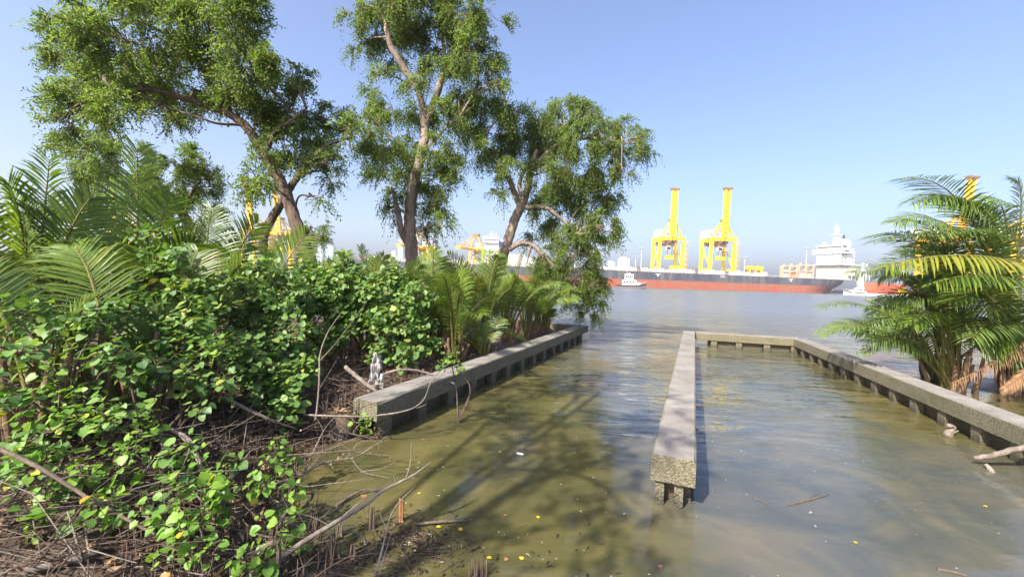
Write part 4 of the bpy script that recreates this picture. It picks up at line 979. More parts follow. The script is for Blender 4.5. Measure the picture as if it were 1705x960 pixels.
palm('bright green palm with a one-sided comb frond before the leaning trunk', on_bank(415, 8.1), [
    (W(508, 392, 8.1), W(440, 480, 8.1), dict(twist=1.35, mat=FL, ll=.85, lift=.0, nleaf=60)), (W(392, 405, 8.3), None, dict(mat=FL, twist=1.3)), (W(470, 405, 8.7), None, {}), (W(360, 440, 8.1), None, {})], 3, 2.0, 4, ('frond_light', 'frond'), 6, (.3, 2.8), 46, .7, .028, .6, (.3, .9))
palm('clump of old brown palm stems at the left edge, few green fronds', on_bank(40, 4.0), [(W(-80, 430, 4.2), None, {})], 2, 1.9, 5, ('frond',), 20, (1.0, 2.4), 40, .6, .03, 1.15, (.1, .5))
palm('clump of brown palm stems behind the bare stems of the sparse bush', on_bank(185, 4.6), [(W(120, 410, 4.9), None, dict(mat=FL))], 2, 2.0, 6, ('frond', 'frond_light'), 20, (.6, 2.4), 40, .6, .03, 1.1, (.1, .5))
palm('clump of brown palm stems in shade left of the low bush', on_bank(300, 5.4), [(W(330, 420, 5.8), None, {})], 2, 1.9, 7, ('frond',), 16, (.6, 2.4), 40, .6, .03, .95, (.1, .5))
# back row between the trees
for i, (px, Y, tops, lab) in enumerate([
    (560, 9.0, [(545, 432), (575, 420), (590, 440), (520, 440)], 'young palm under the pale distant blocks, left of two upright ones'),
    (612, 9.5, [(600, 412), (622, 430), (640, 425), (585, 445)], 'young upright palm left of the tall trunk, in front of the red containers'),
    (660, 9.0, [(640, 440), (652, 430), (680, 448), (700, 440)], 'young palm directly in front of the tall trunk'),
    (722, 9.6, [(735, 432), (705, 425), (722, 415), (756, 445)], 'bright green young palm just right of the tall trunk')]):
    palm(lab, on_bank(px, Y), [(W(a, b, Y + .3 * math.sin(a)), None, dict(twist=1.2 if j % 2 else .6)) for j, (a, b) in enumerate(tops)], 9, 2.3, 10 + i, ('frond_light', 'frond', 'frond_light'), 5, (0, 6.28), 38, .46, .024, .5, (.12, .7))
# along the wall
for i, (px, Y, tops, lab) in enumerate([
    (760, 9.2, [(745, 455), (800, 470), (770, 450), (822, 490), (725, 490)], 'palm clump behind the wall beside the leafy bush'),
    (805, 10.6, [(790, 455), (825, 458), (850, 480), (835, 510), (770, 480)], 'yellowish palm below the leaning trunk'),
    (845, 12.2, [(830, 455), (862, 460), (885, 480), (870, 505), (815, 470)], 'palm behind the wall right of the leaning trunk'),
    (880, 13.6, [(865, 465), (895, 478), (910, 500), (880, 490)], 'palm near the far end of the left wall'),
    (908, 14.6, [(900, 488), (925, 500), (915, 515)], 'small last palm at the far end of the left wall')]):
    b_ = on_bank(px, Y)
    palm(lab, b_, [(W(a, b, Y + .25 * math.sin(a)), None, dict(mat=(FL, FY, FL, FD)[j % 4] if i < 3 else (FL, FD)[j % 2], twist=.5 + .4 * (j % 3))) for j, (a, b) in enumerate(tops)], 12, (2.4, 2.7, 2.8, 2.8, 2.2)[i], 20 + i, (('frond_light', 'frond_yellow', 'frond') if i in (1, 2) else ('frond', 'frond_light')), 9, (0, 6.28), 40, .48, .024, .7, (.12, .75))
b_ = on_bank(800, 9.8)
t_ = palm('low palm frond clump leaning over the wall', on_bank(812, 9.6), [(W(884, 572, 9.9), W(800, 520, 9.7), dict(mat=FL, twist=.2, ll=.35)), (W(790, 540, 9.4), None, dict(ll=.35)), (W(835, 530, 9.9), None, dict(ll=.35))], 4, 1.0, 31, ('frond',), 4, (0, 6.28), 34, .35, .024, .35, (.5, 1.2))
# right-hand clump standing in the shallows
RB = lambda px, Y: (lambda p: np.array([p[0], p[1], float(rbank_h(p[0], p[1]))]))(Wz(px, Y))
def arcs(lst, seed, Y, **k):
    g = random.Random(seed); o = []
    for tx, ty, cx, cy in lst: o.append((W(tx, ty, Y + g.uniform(-.7, .4)), W(cx, cy, Y + g.uniform(-.3, .3)), dict(twist=g.uniform(-.1, .5), lift=g.uniform(-.15, .25), **k)))
    for tx, ty, cx, cy in lst[::2]: o.append((W(tx + g.uniform(5, 45), ty + g.uniform(-12, 45), Y + g.uniform(-.3, .9)), W(cx + g.uniform(0, 25), cy + g.uniform(-10, 25), Y + g.uniform(-.2, .5)), dict(twist=g.uniform(-.3, .7), lift=g.uniform(-.3, .2), droop=g.uniform(.35, .7), **k)))
    return o
palm('big palm on the right, fronds arching far left over the river', RB(1592, 9.4), [
    (W(1365, 510, 9.0), W(1500, 480, 9.2), dict(twist=.1, mat=FL, ll=.55)), (W(1368, 555, 9.0), W(1470, 505, 9.1), dict(twist=.1, ll=.55)), (W(1437, 588, 9.2), W(1520, 520, 9.2), dict(twist=.1, ll=.45))]
    + arcs([(1425, 455, 1540, 415), (1447, 393, 1590, 350), (1470, 500, 1560, 440), (1490, 370, 1610, 330), (1520, 540, 1580, 470), (1450, 540, 1550, 470), (1540, 470, 1600, 400), (1480, 445, 1580, 380), (1540, 420, 1600, 360), (1620, 470, 1610, 420)], 5, 9.2, start=.34, ll=.68, lw=.029),
    4, 2.5, 41, ('frond', 'frond_light', 'frond'), 14, (1.2, 4.2), 46, .62, .030, 1.1, (.5, 1.2))
palm('palm at the right edge with a long yellow-green frond across its front', RB(1700, 9.0), [
    (W(1478, 440, 7.5), W(1700, 385, 7.8), dict(mat=FY, twist=.0, ll=.85, lw=.045, lift=-.25, nleaf=44, start=.1, base=W(1830, 520, 8.2))),
    (W(1560, 470, 7.7), W(1700, 420, 7.9), dict(mat=FL, twist=.1, ll=.7, lw=.04, lift=-.2, start=.15, base=W(1830, 560, 8.2)))]
    + arcs([(1500, 297, 1650, 275), (1495, 368, 1640, 315), (1540, 335, 1680, 285), (1455, 400, 1640, 340), (1560, 390, 1680, 330), (1590, 500, 1670, 430), (1620, 560, 1690, 480), (1640, 520, 1700, 440), (1570, 440, 1680, 370), (1660, 400, 1720, 330), (1680, 590, 1720, 500)], 8, 8.8, start=.3, ll=.78, lw=.03),
    4, 2.6, 42, ('frond', 'frond_light', 'frond'), 14, (1.2, 4.6), 48, .7, .032, 1.1, (.5, 1.1))
palm('palm behind the right edge palm, dense and dark', RB(1680, 10.3), arcs([(1590, 345, 1670, 320), (1640, 330, 1700, 300), (1560, 440, 1640, 380), (1690, 300, 1720, 300)], 9, 10.2), 6, 2.5, 43, ('frond', 'frond_light'), 10, (0, 6.28), 46, .7, .032, 1.0, (.45, 1.2))
palm('palm behind the big right palm, half hidden by it', RB(1570, 10.2), arcs([(1500, 420, 1570, 380), (1530, 390, 1590, 350), (1480, 470, 1560, 420)], 10, 10.2), 6, 2.2, 44, ('frond', 'frond_light'), 10, (0, 6.28), 42, .6, .03, .8, (.3, 1.2))
# dead brown fronds lying against its foot
for j, (a, c, e) in enumerate([((1745, 545, 8.4), (1690, 590, 8.5), (1588, 637, 8.6)), ((1740, 600, 8.3), (1710, 618, 8.2), (1672, 645, 8.1))]):
    A, Cc, E = W(*a), W(*c), W(*e); E[2] = max(E[2], .03); L_ = ('long dead brown frond drooping into the water at the right', 'dead brown frond under the long one, at the foot of the right palm', 'dead frond at the right edge touching the water')[j]
    (v, f), (rv, rf) = frond_mesh(A, Cc, E, nleaf=46, ll=.19, lw=.018, twist=.2, lift=-.3, start=.05, droop=.8, seed=300 + j)
    t_ = thing('dead_frond', A, L_, 'dead frond'); obj_np('leaflets', v, f, M['frond_dead'], t_); obj_np('midrib', rv, rf, M['frond_dead'], t_)

# ---------------------------------------------------------------- sea hibiscus with round heart leaves
_ol = [(0, 0), (.30, -.13), (.53, .12), (.52, .46), (.32, .78), (0, 1.04), (-.32, .78), (-.52, .46), (-.53, .12), (-.30, -.13)]
def heart(seed):
    g = np.random.default_rng(seed); a = g.uniform(.10, .32); b_ = g.uniform(-.22, -.02); tw = g.uniform(-.12, .12)
    z = lambda x, y: a * abs(x) ** 1.2 + b_ * (y - .4) ** 2 + tw * x * y
    return np.array([(0, .36, z(0, .36))] + [(x * g.uniform(.93, 1.07), y, z(x, y) + g.uniform(-.02, .02)) for x, y in _ol])
HV = [heart(k) for k in range(8)]; HF = np.array([(0, 1 + k, 1 + (k + 1) % 10) for k in range(10)])
HMS = {k_: [mesh_np('leaf', h, HF, M[k_], True) for h in HV] for k_ in ('leaf_hibiscus', 'leaf_fresh')}
def leaf_frames(P, D, Nn):
    y = nrm(D); x = nrm(np.cross(y, Nn)); z = np.cross(x, y); return x, y, z
def bush(label, base, blobs, shoots_per, leaf=(.08, .12), seed=0, maxparts=280, per=8, name='hibiscus_bush', stems=True, spread=.2, outl=.20, mat='leaf_hibiscus'):
    """blobs: (centre, r) ; every shoot carries a whorl of round leaves"""
    g = np.random.default_rng(seed); base = np.asarray(base, float); t = thing(name, base, label, 'bush')
    P = []; D = []; Nn = []; m = MB()
    for c, r in blobs:
        r = np.array([r, r * .8, r * .9]) if np.isscalar(r) else np.asarray(r); n = max(2, int(2.3 * shoots_per * (r[0] * r[2]) / .09))
        s_ = c + nrm(g.normal(size=(n, 3)) + np.array([0, -.35, .25])) * r * (g.uniform(.1, 1, (n, 1)) ** .5)
        if stems:
            root = base + np.array([g.uniform(-spread, spread), g.uniform(-spread, spread), -.03]); q_ = spline([root, (root + c) / 2 + g.normal(size=3) * .12, c], 5); m.tube(q_, np.linspace(.018, .008, len(q_)), 5, False)
        for p in s_:
            out = nrm(p - c + np.array([0, -.1, .25]) * np.linalg.norm(r)); d = nrm(out + g.normal(size=3) * .35 + np.array([0, 0, .15])); ln = outl * g.uniform(.6, 1.2) * min(1, r[0] / .3 + .3)
            if stems:
                a = c + (p - c) * .25; m.tube(spline([a, (a + p) / 2 + g.normal(size=3) * .04, p + d * ln * .5], 3), np.linspace(.007, .003, 7), 4, False)
            k = per + g.integers(-2, 3); tt_ = np.linspace(.0, 1, k)[:, None] ** .8
            th = np.arange(k) * 2.4 + g.uniform(0, 6.28); e1 = nrm(np.cross(d, (.1, .2, 1.))); e2 = np.cross(d, e1)
            sd = np.cos(th)[:, None] * e1 + np.sin(th)[:, None] * e2
            lp = p + d * ln * (tt_ - .4) + sd * g.uniform(.02, .07, (k, 1)); ldir = nrm(sd * .9 + d * .35 + np.array([0, -.1, -.45]) + g.normal(size=(k, 3)) * .25)
            P.append(lp); D.append(ldir); Nn.append(nrm(np.array([-.25, -.35, 1.]) + sd * .35 + g.normal(size=(k, 3)) * .38))
    P = np.concatenate(P); D = np.concatenate(D); Nn = np.concatenate(Nn); S_ = g.uniform(*leaf, len(P)) * np.where(g.uniform(size=len(P)) < .35, g.uniform(.4, .75, len(P)), 1)
    ok = P[:, 2] > .05; P, D, Nn, S_ = P[ok], D[ok], Nn[ok], S_[ok]
    x, y, z = leaf_frames(P, D, Nn); hv = g.integers(0, 8, len(P))
    order = np.argsort(np.linalg.norm(P - CAM, axis=1) / S_); big = order[:maxparts]; rest = order[maxparts:]
    for i in big:
        o = bpy.data.objects.new('leaf', HMS[mat][hv[i]]); C.objects.link(o); o.parent = t; q_ = P[i] - base; s = S_[i]
        o.matrix_local = Matrix(((x[i, 0] * s, y[i, 0] * s, z[i, 0] * s, q_[0]), (x[i, 1] * s, y[i, 1] * s, z[i, 1] * s, q_[1]), (x[i, 2] * s, y[i, 2] * s, z[i, 2] * s, q_[2]), (0, 0, 0, 1)))
    if len(rest):
        H_ = np.array(HV)[hv[rest]] * S_[rest][:, None, None]
        v = P[rest][:, None, :] + H_[..., 0:1] * x[rest][:, None, :] + H_[..., 1:2] * y[rest][:, None, :] + H_[..., 2:3] * z[rest][:, None, :]
        f = (HF[None] + (np.arange(len(rest)) * 11)[:, None, None]).reshape(-1, 3)
        obj_np('foliage', v.reshape(-1, 3), f, M[mat], t, smooth=True, kind='stuff')
    if stems and m.v: m.build('stems', M['twig'], t, kind='stuff')
    return t
def BB(lst, seed=0, dy=.25):
    g = random.Random(seed); o = []
    for px, py, r, Y in lst: y = Y + g.uniform(-dy, dy); o.append((W(px, py, y), r * y / FPX))
    return o
bush('wide leafy bush behind the near end of the left wall', on_bank(670, 8.0), BB([(690, 500, 36, 7.9), (650, 480, 36, 8.2), (700, 550, 30, 7.6), (660, 540, 40, 7.7), (620, 500, 40, 7.8), (640, 590, 22, 7.4), (715, 575, 18, 7.6), (610, 545, 36, 7.5), (590, 470, 30, 8.0), (680, 590, 22, 7.5), (660, 455, 18, 8.4)], 1), 11, (.062, .10), 1)
bush('tall bush with a pointed top under the pale distant blocks', on_bank(560, 8.0), BB([(575, 432, 14, 8.4), (572, 455, 20, 8.3), (560, 485, 34, 7.8), (530, 470, 28, 7.9), (540, 520, 38, 7.5), (580, 530, 30, 7.4), (555, 565, 34, 7.3), (505, 505, 34, 7.4), (500, 460, 24, 7.8), (525, 570, 30, 7.2)], 2), 11, (.062, .10), 2)
bush('dense bush in front of the leaning trunk', on_bank(440, 6.8), BB([(440, 455, 28, 6.8), (470, 480, 32, 6.8), (415, 490, 36, 6.4), (450, 520, 40, 6.4), (400, 540, 38, 6.1), (480, 560, 38, 6.5), (430, 580, 38, 6.1), (385, 475, 24, 6.4), (500, 600, 28, 6.5), (460, 615, 30, 6.2)], 3), 11, (.065, .10), 3)
bush('low bush reaching towards the near corner of the left wall', on_bank(480, 5.6), BB([(480, 640, 36, 5.6), (510, 620, 26, 5.8), (450, 650, 34, 5.4), (490, 680, 26, 5.2), (420, 620, 34, 5.6), (390, 600, 34, 5.5), (485, 705, 14, 5.0), (440, 690, 24, 5.1)], 4), 11, (.065, .10), 4)
bush('climbing bush spread over the tall dark palm fronds', on_bank(300, 5.3), BB([(245, 395, 16, 5.4), (260, 420, 22, 5.3), (275, 455, 26, 5.2), (240, 470, 26, 5.1), (300, 490, 30, 5.2), (265, 510, 32, 5.0), (330, 530, 30, 5.2), (225, 520, 26, 4.9), (350, 570, 32, 5.2), (300, 560, 34, 4.9), (255, 565, 30, 4.8), (295, 425, 16, 5.5), (340, 480, 20, 5.5)], 5), 11, (.065, .10), 5)
bush('bush in front of the left edge palm, leaves over its stems', on_bank(120, 4.2), BB([(60, 540, 30, 4.0), (110, 540, 34, 4.0), (165, 540, 28, 4.1), (30, 590, 30, 3.8), (20, 640, 30, 3.7), (80, 660, 26, 3.7), (150, 560, 30, 4.2), (200, 545, 26, 4.4), (30, 520, 26, 4.1), (130, 600, 30, 3.9), (190, 590, 24, 4.1), (70, 610, 22, 3.8), (200, 520, 18, 4.6), (60, 720, 26, 3.3), (20, 740, 26, 3.2), (110, 760, 22, 3.2)], 6), 10, (.058, .092), 6)
bush('sparse bush with bare lower stems in the middle of the near bank', on_bank(270, 4.3), BB([(270, 620, 32, 4.4), (320, 610, 30, 4.6), (230, 640, 26, 4.2), (360, 640, 30, 4.7), (300, 660, 24, 4.3), (250, 690, 22, 4.0), (370, 600, 26, 4.9), (150, 655, 24, 3.9), (210, 600, 30, 4.3), (280, 585, 28, 4.7), (330, 690, 20, 4.2), (180, 720, 20, 3.6), (345, 575, 28, 4.8), (110, 715, 18, 3.5), (200, 690, 26, 3.7), (260, 760, 22, 3.4), (330, 740, 20, 3.6), (390, 770, 16, 3.6), (290, 810, 20, 3.1)], 7), 9, (.055, .09), 7)
# sprouts close to the viewer
for i, (px, py, r, Y, lab) in enumerate([(50, 690, 26, 3.5, 'leafy sprout at the left edge below the palm stems'), (140, 700, 26, 3.5, 'leafy sprout on a bent grey stem, left of the bare stems'), (60, 775, 36, 3.1, 'big leafy sprout low at the left edge'), (115, 800, 24, 3.1, 'small sprout with one orange leaf beside the big left sprout'),
    (200, 770, 26, 3.3, 'bright sprout among twigs right of the big left sprout'), (235, 740, 24, 3.5, 'sprout under the sparse bush with hanging leaves'), (160, 845, 26, 2.85, 'low sprout over brown leaf litter at lower left'), (330, 790, 24, 3.3, 'light green sprout in the middle of the twig pile'),
    (345, 830, 28, 3.0, 'yellowish green sprout at the edge of the twig pile'), (270, 860, 26, 2.8, 'bright sprout low in the twig pile, nearest the bottom edge'), (440, 815, 24, 3.3, 'sprout on the leaning twigs at the water edge'), (310, 910, 30, 2.6, 'sprout at the bottom edge under the twig pile'),
    (465, 880, 22, 2.9, 'small sprout beside the long bare branch near the water'), (410, 930, 22, 2.6, 'small sprout at the bottom edge beside the long bare branch'), (460, 755, 16, 3.9, 'tiny sprout over the water among dry twigs'), (600, 705, 8, 5.3, 'tiny pale sprout beside the near wall corner'), (30, 870, 20, 2.7, 'dark sprout in the lower left corner'), (100, 640, 22, 3.7, 'sprout hanging before the brown palm stems at left'), (752, 607, 12, 5.95, 'leafy twig tip lying on the top of the left wall')]):
    c = W(px, py, Y); b_ = np.array([c[0] + .1, c[1] + .15, 0]); b_[2] = max(.0, gz(b_[0], b_[1])); rr_ = 1.55 * r * Y / FPX
    bush(lab, b_, [(c, rr_), (c + np.array([rr_ * .7, .05, -rr_ * .6]), rr_ * .6)], 9, (.045, .075), 60 + i, 280, 7, 'hibiscus_sprout', True, .03, .16, 'leaf_fresh')
# ================================================================ DEADWOOD, LITTER, SMALL THINGS
def branch(label, pts, rads, subs=(), mat='deadwood', name='dead_branch', cat='branch', n=8):
    t = thing(name, pts[0], label, cat)
    p = spline(pts, 8); r = np.interp(np.linspace(0, len(pts) - 1, len(p)), np.arange(len(pts)), rads); g = np.random.default_rng(len(label)); p = p + g.normal(size=p.shape) * r[:, None] * .10
    m = MB(); m.tube(p, r, n); m.build('stem', M[mat], t, smooth=True)
    for sp_, sr in subs:
        m = MB(); q_ = spline(sp_, 6); m.tube(q_, np.linspace(sr, sr * .35, len(q_)), 6); m.build('side_twig', M[mat], t, smooth=True)
    return t
def WP(l): return [W(*a) for a in l]
branch('long grey-green bare branch slanting out over the shallow water', WP([(415, 960, 2.62), (470, 925, 2.75), (540, 880, 2.95), (600, 845, 3.1), (640, 815, 3.25), (680, 795, 3.35), (700, 782, 3.42), (718, 768, 3.5)]), [.020, .019, .017, .015, .012, .009, .006, .003],
       [(WP([(676, 797, 3.34), (683, 770, 3.36), (685, 737, 3.38)]), .006), (WP([(660, 805, 3.3), (655, 790, 3.3)]), .005), (WP([(550, 875, 2.98), (520, 860, 2.95), (480, 850, 2.95)]), .004)])
branch('thin pale forked twig standing up from the dark debris mound', WP([(625, 958, 2.75), (640, 900, 2.9), (650, 860, 3.05), (665, 835, 3.15), (692, 808, 3.25)]), [.007, .007, .006, .004, .002], [(WP([(645, 880, 3.0), (633, 855, 3.02), (637, 842, 3.02)]), .004), (WP([(632, 955, 2.76), (652, 885, 2.95), (668, 858, 3.02)]), .004)])
branch('thin pale twig curving over the near end of the left wall', WP([(505, 690, 5.0), (560, 692, 5.0), (620, 692, 5.05), (680, 682, 5.15), (706, 664, 5.3), (718, 635, 5.5), (740, 610, 5.8), (760, 600, 6.0)]), [.012, .011, .010, .009, .008, .007, .006, .004], [(WP([(690, 680, 5.2), (702, 676, 5.2), (710, 672, 5.2)]), .004)])
branch('slender bare sapling stem forking upward beside the near bush', WP([(525, 700, 5.0), (530, 660, 5.0), (532, 620, 5.0), (533, 590, 5.05), (545, 555, 5.1), (568, 520, 5.2)]), [.012, .011, .010, .008, .006, .003], [(WP([(533, 600, 5.0), (560, 570, 5.0), (590, 530, 5.1), (612, 500, 5.2)]), .007), (WP([(530, 650, 5.0), (545, 625, 5.0), (560, 600, 5.0)]), .004)])
branch('pale dry branch lying over the bank behind the low bush', WP([(370, 660, 4.6), (420, 685, 4.7), (455, 700, 4.8), (490, 712, 4.9)]), [.02, .018, .014, .008], [(WP([(400, 676, 4.65), (380, 700, 4.6)]), .006)])
branch('arched grey branch rising from the twig pile', WP([(285, 715, 3.7), (310, 728, 3.7), (325, 750, 3.6), (338, 790, 3.45)]), [.014, .019, .019, .016], [(WP([(300, 725, 3.7), (315, 745, 3.6), (305, 775, 3.5)]), .007)])
branch('pale grey branch from the left edge up to the palm stems', WP([(-20, 800, 3.1), (20, 775, 3.3), (60, 735, 3.5), (110, 700, 3.8)]), [.022, .022, .018, .012])
branch('thick fallen branch across the lower left corner', WP([(-30, 735, 2.9), (60, 775, 2.85), (150, 830, 2.8), (270, 895, 2.75)]), [.015, .014, .012, .008], [(WP([(100, 798, 2.83), (130, 790, 2.85), (165, 795, 2.9)]), .007)], 'twig')
branch('brown fallen branch along the bottom left edge', WP([(40, 950, 2.45), (110, 935, 2.55), (165, 918, 2.65)]), [.02, .02, .014])
branch('forked dry twig spray over the water below the near wall corner', WP([(430, 815, 3.8), (500, 790, 4.0), (540, 770, 4.2), (590, 760, 4.4), (625, 740, 4.5), (645, 725, 4.6)]), [.010, .010, .009, .007, .005, .003],
       [(WP([(505, 788, 4.02), (525, 745, 4.2), (540, 715, 4.4), (560, 690, 4.5)]), .007), (WP([(585, 762, 4.35), (605, 785, 4.3), (650, 795, 4.25)]), .005), (WP([(540, 720, 4.4), (530, 700, 4.4), (520, 690, 4.4)]), .004), (WP([(600, 785, 4.3), (640, 778, 4.3), (660, 765, 4.3)]), .004), (WP([(575, 765, 4.3), (600, 735, 4.4), (640, 735, 4.4)]), .004)])
_sp = [o for o in bpy.data.objects if o.get('label', '').startswith('forked dry twig')][0]; _g = np.random.default_rng(4)
_P = np.array(WP([(_g.uniform(470, 660), _g.uniform(695, 790), _g.uniform(4.05, 4.5)) for _ in range(46)])); _n = len(_P)
_v, _f = diamonds(_P, _g.normal(size=(_n, 3)) + np.array([0, 0, -.6]), _g.normal(size=(_n, 3)), _g.uniform(.025, .05, _n), _g.uniform(.015, .03, _n)); obj_np('dry_leaves', _v, _f, M['litter'], _sp, kind='stuff')
for _k in range(16):
    _i = _g.integers(0, _n, 2); m = MB(); m.tube(spline([_P[_i[0]], (_P[_i[0]] + _P[_i[1]]) / 2 + _g.normal(size=3) * .06, _P[_i[1]]], 5), np.linspace(.004, .0015, 11), 4); m.build('side_twig', M['twig'], _sp)
branch('pale driftwood branch at the right edge below the long wall', WP([(1740, 735, 4.9), (1690, 748, 5.0), (1650, 758, 5.1), (1622, 762, 5.2)]), [.036, .034, .032, .026])
branch('short broken driftwood stub poking from the water at the right', WP([(1690, 790, 4.75), (1665, 778, 4.85), (1640, 770, 5.0)]) and [G(1655, 792, -.04), G(1648, 780, .02), G(1640, 772, .05)], [.03, .026, .02])
branch('small gnarled driftwood root in front of the long wall', [G(1584, 728, -.05), G(1578, 722, .04), G(1586, 712, .10), G(1580, 708, .16)], [.05, .045, .04, .03], [([G(1584, 722, .04), G(1596, 716, .08)], .02)])
branch('dark thin stick floating in the basin', [G(1308, 841, .006), G(1345, 832, .008), G(1380, 822, .006)], [.006, .007, .004], [([G(1345, 832, .008), G(1352, 826, .01), G(1362, 822, .008)], .004)], 'twig')
branch('short dark stick floating left of the longer one', [G(1252, 827, .006), G(1278, 839, .006)], [.005, .004], (), 'twig')
branch('dark stick floating at the lower right of the basin', [G(1560, 946, .006), G(1590, 952, .008), G(1610, 958, .006)], [.010, .010, .006], (), 'twig')
branch('thin brown stick in the shallow water right of the basin middle', [G(1521, 843, .006), G(1540, 836, .006)], [.005, .004], (), 'twig')
branch('black half-sunken branch above the debris mound', [G(560, 842, .01), G(590, 822, .03), G(610, 815, .04), G(640, 816, .01)], [.014, .013, .010, .006], (), 'twig')
branch('dark waterlogged branch lying on the debris mound', [G(690, 872, .02), G(735, 868, .03), G(780, 866, .01)], [.012, .012, .006], (), 'twig')
branch('brown fallen branch behind the near wall end', WP([(760, 640, 6.9), (710, 620, 6.8), (670, 615, 6.6), (640, 622, 6.5)]), [.012, .018, .02, .02])
branch('thick dark fallen log behind the near wall corner', WP([(575, 610, 6.0), (600, 632, 5.9), (625, 650, 5.85), (640, 662, 5.9)]), [.03, .03, .026, .015])
M['stump'] = bark_mat('stump', (.22, .085, .03), (.50, .24, .10), 30, .1)
# orange broken stump
p = G(668, 858, .05); t = thing('broken_stump', p, 'splintered orange wooden stump on the debris mound', 'stump'); g = random.Random(8)
for k in range(10):
    a = g.uniform(0, 6.28); q_ = p + np.array([math.cos(a) * .013, math.sin(a) * .013, -.05]); m = MB(); m.bar(q_, q_ + np.array([g.uniform(-.01, .01), g.uniform(-.01, .01), g.uniform(.07, .20)]), .015, .010); m.build('splinter', M['stump'], t)
# snag posts and stubs in the mud
for k, (px, py, h_, lab) in enumerate([(619, 880, .20, 'rotten upright stake left of the orange stump'), (567, 890, .13, 'small rotten stub between branch and debris mound'), (590, 925, .13, 'black rotten stub near the bottom edge')]):
    p = G(px, py, .0); t = thing('rotten_stake', p, lab, 'stake')
    for q_ in range(6):
        m = MB(); d = np.array([g.uniform(-.025, .025), g.uniform(-.025, .025), -.08]); m.tube([p + d, p + d * (.8, .8, 0) + (0, 0, h_ * g.uniform(.5, 1))], [.014, .006], 6); m.build('splinter', M['twig'], t)
p = G(795, 958, 0); t = thing('root_cluster', p, 'clump of thin brown root spikes in the shallow water at the bottom edge', 'roots')
for q_ in range(26):
    m = MB(); d = np.array([g.gauss(0, .035), g.gauss(0, .03), -.06]); m.tube([p + d, p + d * (1.1, 1.1, 0) + (0, 0, g.uniform(.05, .13))], [.006, .003], 5); m.build('root_spike', M['twig'], t)

# rags of white plastic caught behind the wall
def rag(label, c, w_, h_, seed):
    g = np.random.default_rng(seed); n = 9; vs = []
    for j in range(n):
        for i in range(n):
            x, y = i / (n - 1) - .5, j / (n - 1) - .5; wd = 1 - .45 * abs(y + .1) + .12 * g.uniform(-1, 1)
            vs.append(c + np.array([x * w_ * wd, .07 * math.sin(6 * x + 2 * y + seed) + .03 * g.normal(), y * h_ + .03 * g.normal()]))
    f = [(j * n + i, j * n + i + 1, (j + 1) * n + i + 1, (j + 1) * n + i) for j in range(n - 1) for i in range(n - 1) if g.uniform() > .06]
    o = obj_np('plastic_rag', vs, f, M['rag'], None, True); o.modifiers.new('solid', 'SOLIDIFY').thickness = .004; tag(o, label, 'plastic')
M['rag'] = paint('rag', (.42, .41, .38), .6, .6, 9, dirtcol=(.12, .10, .08))
rag('torn grey white plastic hanging upright in the twigs behind the wall', W(628, 606, 6.5), .16, .36, 3)
rag('torn grey white plastic sheet lying below the hanging one', W(628, 637, 6.2), .26, .22, 8)

# floating leaves and scraps
M['leaf_fallen_yellow'] = leaf_mat('leaf_fallen_yellow', [(0, (.50, .40, .03)), (1, (.62, .46, .04))], .5, .2)
M['leaf_fallen_brown'] = leaf_mat('leaf_fallen_brown', [(0, (.20, .08, .03)), (1, (.34, .15, .06))], .6, .1)
HMy = mesh_np('floating_leaf', HV[2] * (1, 1, .35), HF, M['leaf_fallen_yellow'], True); HMb = mesh_np('floating_leaf', HV[5] * (1, 1, .5), HF, M['leaf_fallen_brown'], True)
fl = [(770, 879, .07, HMy, 'yellow leaf floating just right of the debris mound'), (818, 927, .06, HMy, 'yellow leaf floating above the root spikes at the bottom'), (866, 929, .06, HMy, 'yellow leaf floating right of the root spikes'), (840, 930, .05, HMb, 'orange brown leaf floating between two yellow ones'), (733, 875, .06, HMy, 'pale yellow leaf on the tip of the debris mound'),
      (606, 823, .09, HMb, 'curled orange leaf caught on the black branch'), (833, 752, .05, HMy, 'yellow speck of leaf in the middle of the left basin'), (563, 858, .06, HMb, 'brown leaf beside the long bare branch'), (700, 820, .05, HMy, 'pale leaf floating right of the branch tip'), (1098, 940, .05, HMb, 'brown leaf floating below the blunt wall end'),
      (1176, 706, .06, HMb, 'brown leaf floating right of the middle wall'), (894, 860, .05, HMy, 'pale leaf floating in the left basin below its middle'), (1640, 842, .05, HMy, 'pale leaf floating at the lower right'), (1425, 901, .045, HMy, 'tiny pale leaf floating near the bottom of the right basin'), (843, 856, .05, HMb, 'brown leaf floating among scraps left of the middle')]
for px, py, s, me, lab in fl:
    p = G(px, py, .008); p[2] = max(.008, gz(p[0], p[1]) + .01); o = bpy.data.objects.new('floating_leaf', me); C.objects.link(o); o.location = Vector(p); o.rotation_euler = (g.uniform(-.12, .12), g.uniform(-.12, .12), g.uniform(0, 6.28)); o.scale = (s * .6,) * 3; tag(o, lab, 'leaf', 'leaves floating on the water')
m = MB(); p = G(866, 755, .012); m.frame(p, nrm((1, -.4, 0)), nrm((.4, 1, 0)), (0, 0, 1), (-.045, -.018, -.008), (.045, .018, .012)); o = bevel(m.build('plastic_scrap', M['white'], None), .01); tag(o, 'white plastic scrap floating in the middle of the left basin', 'litter')

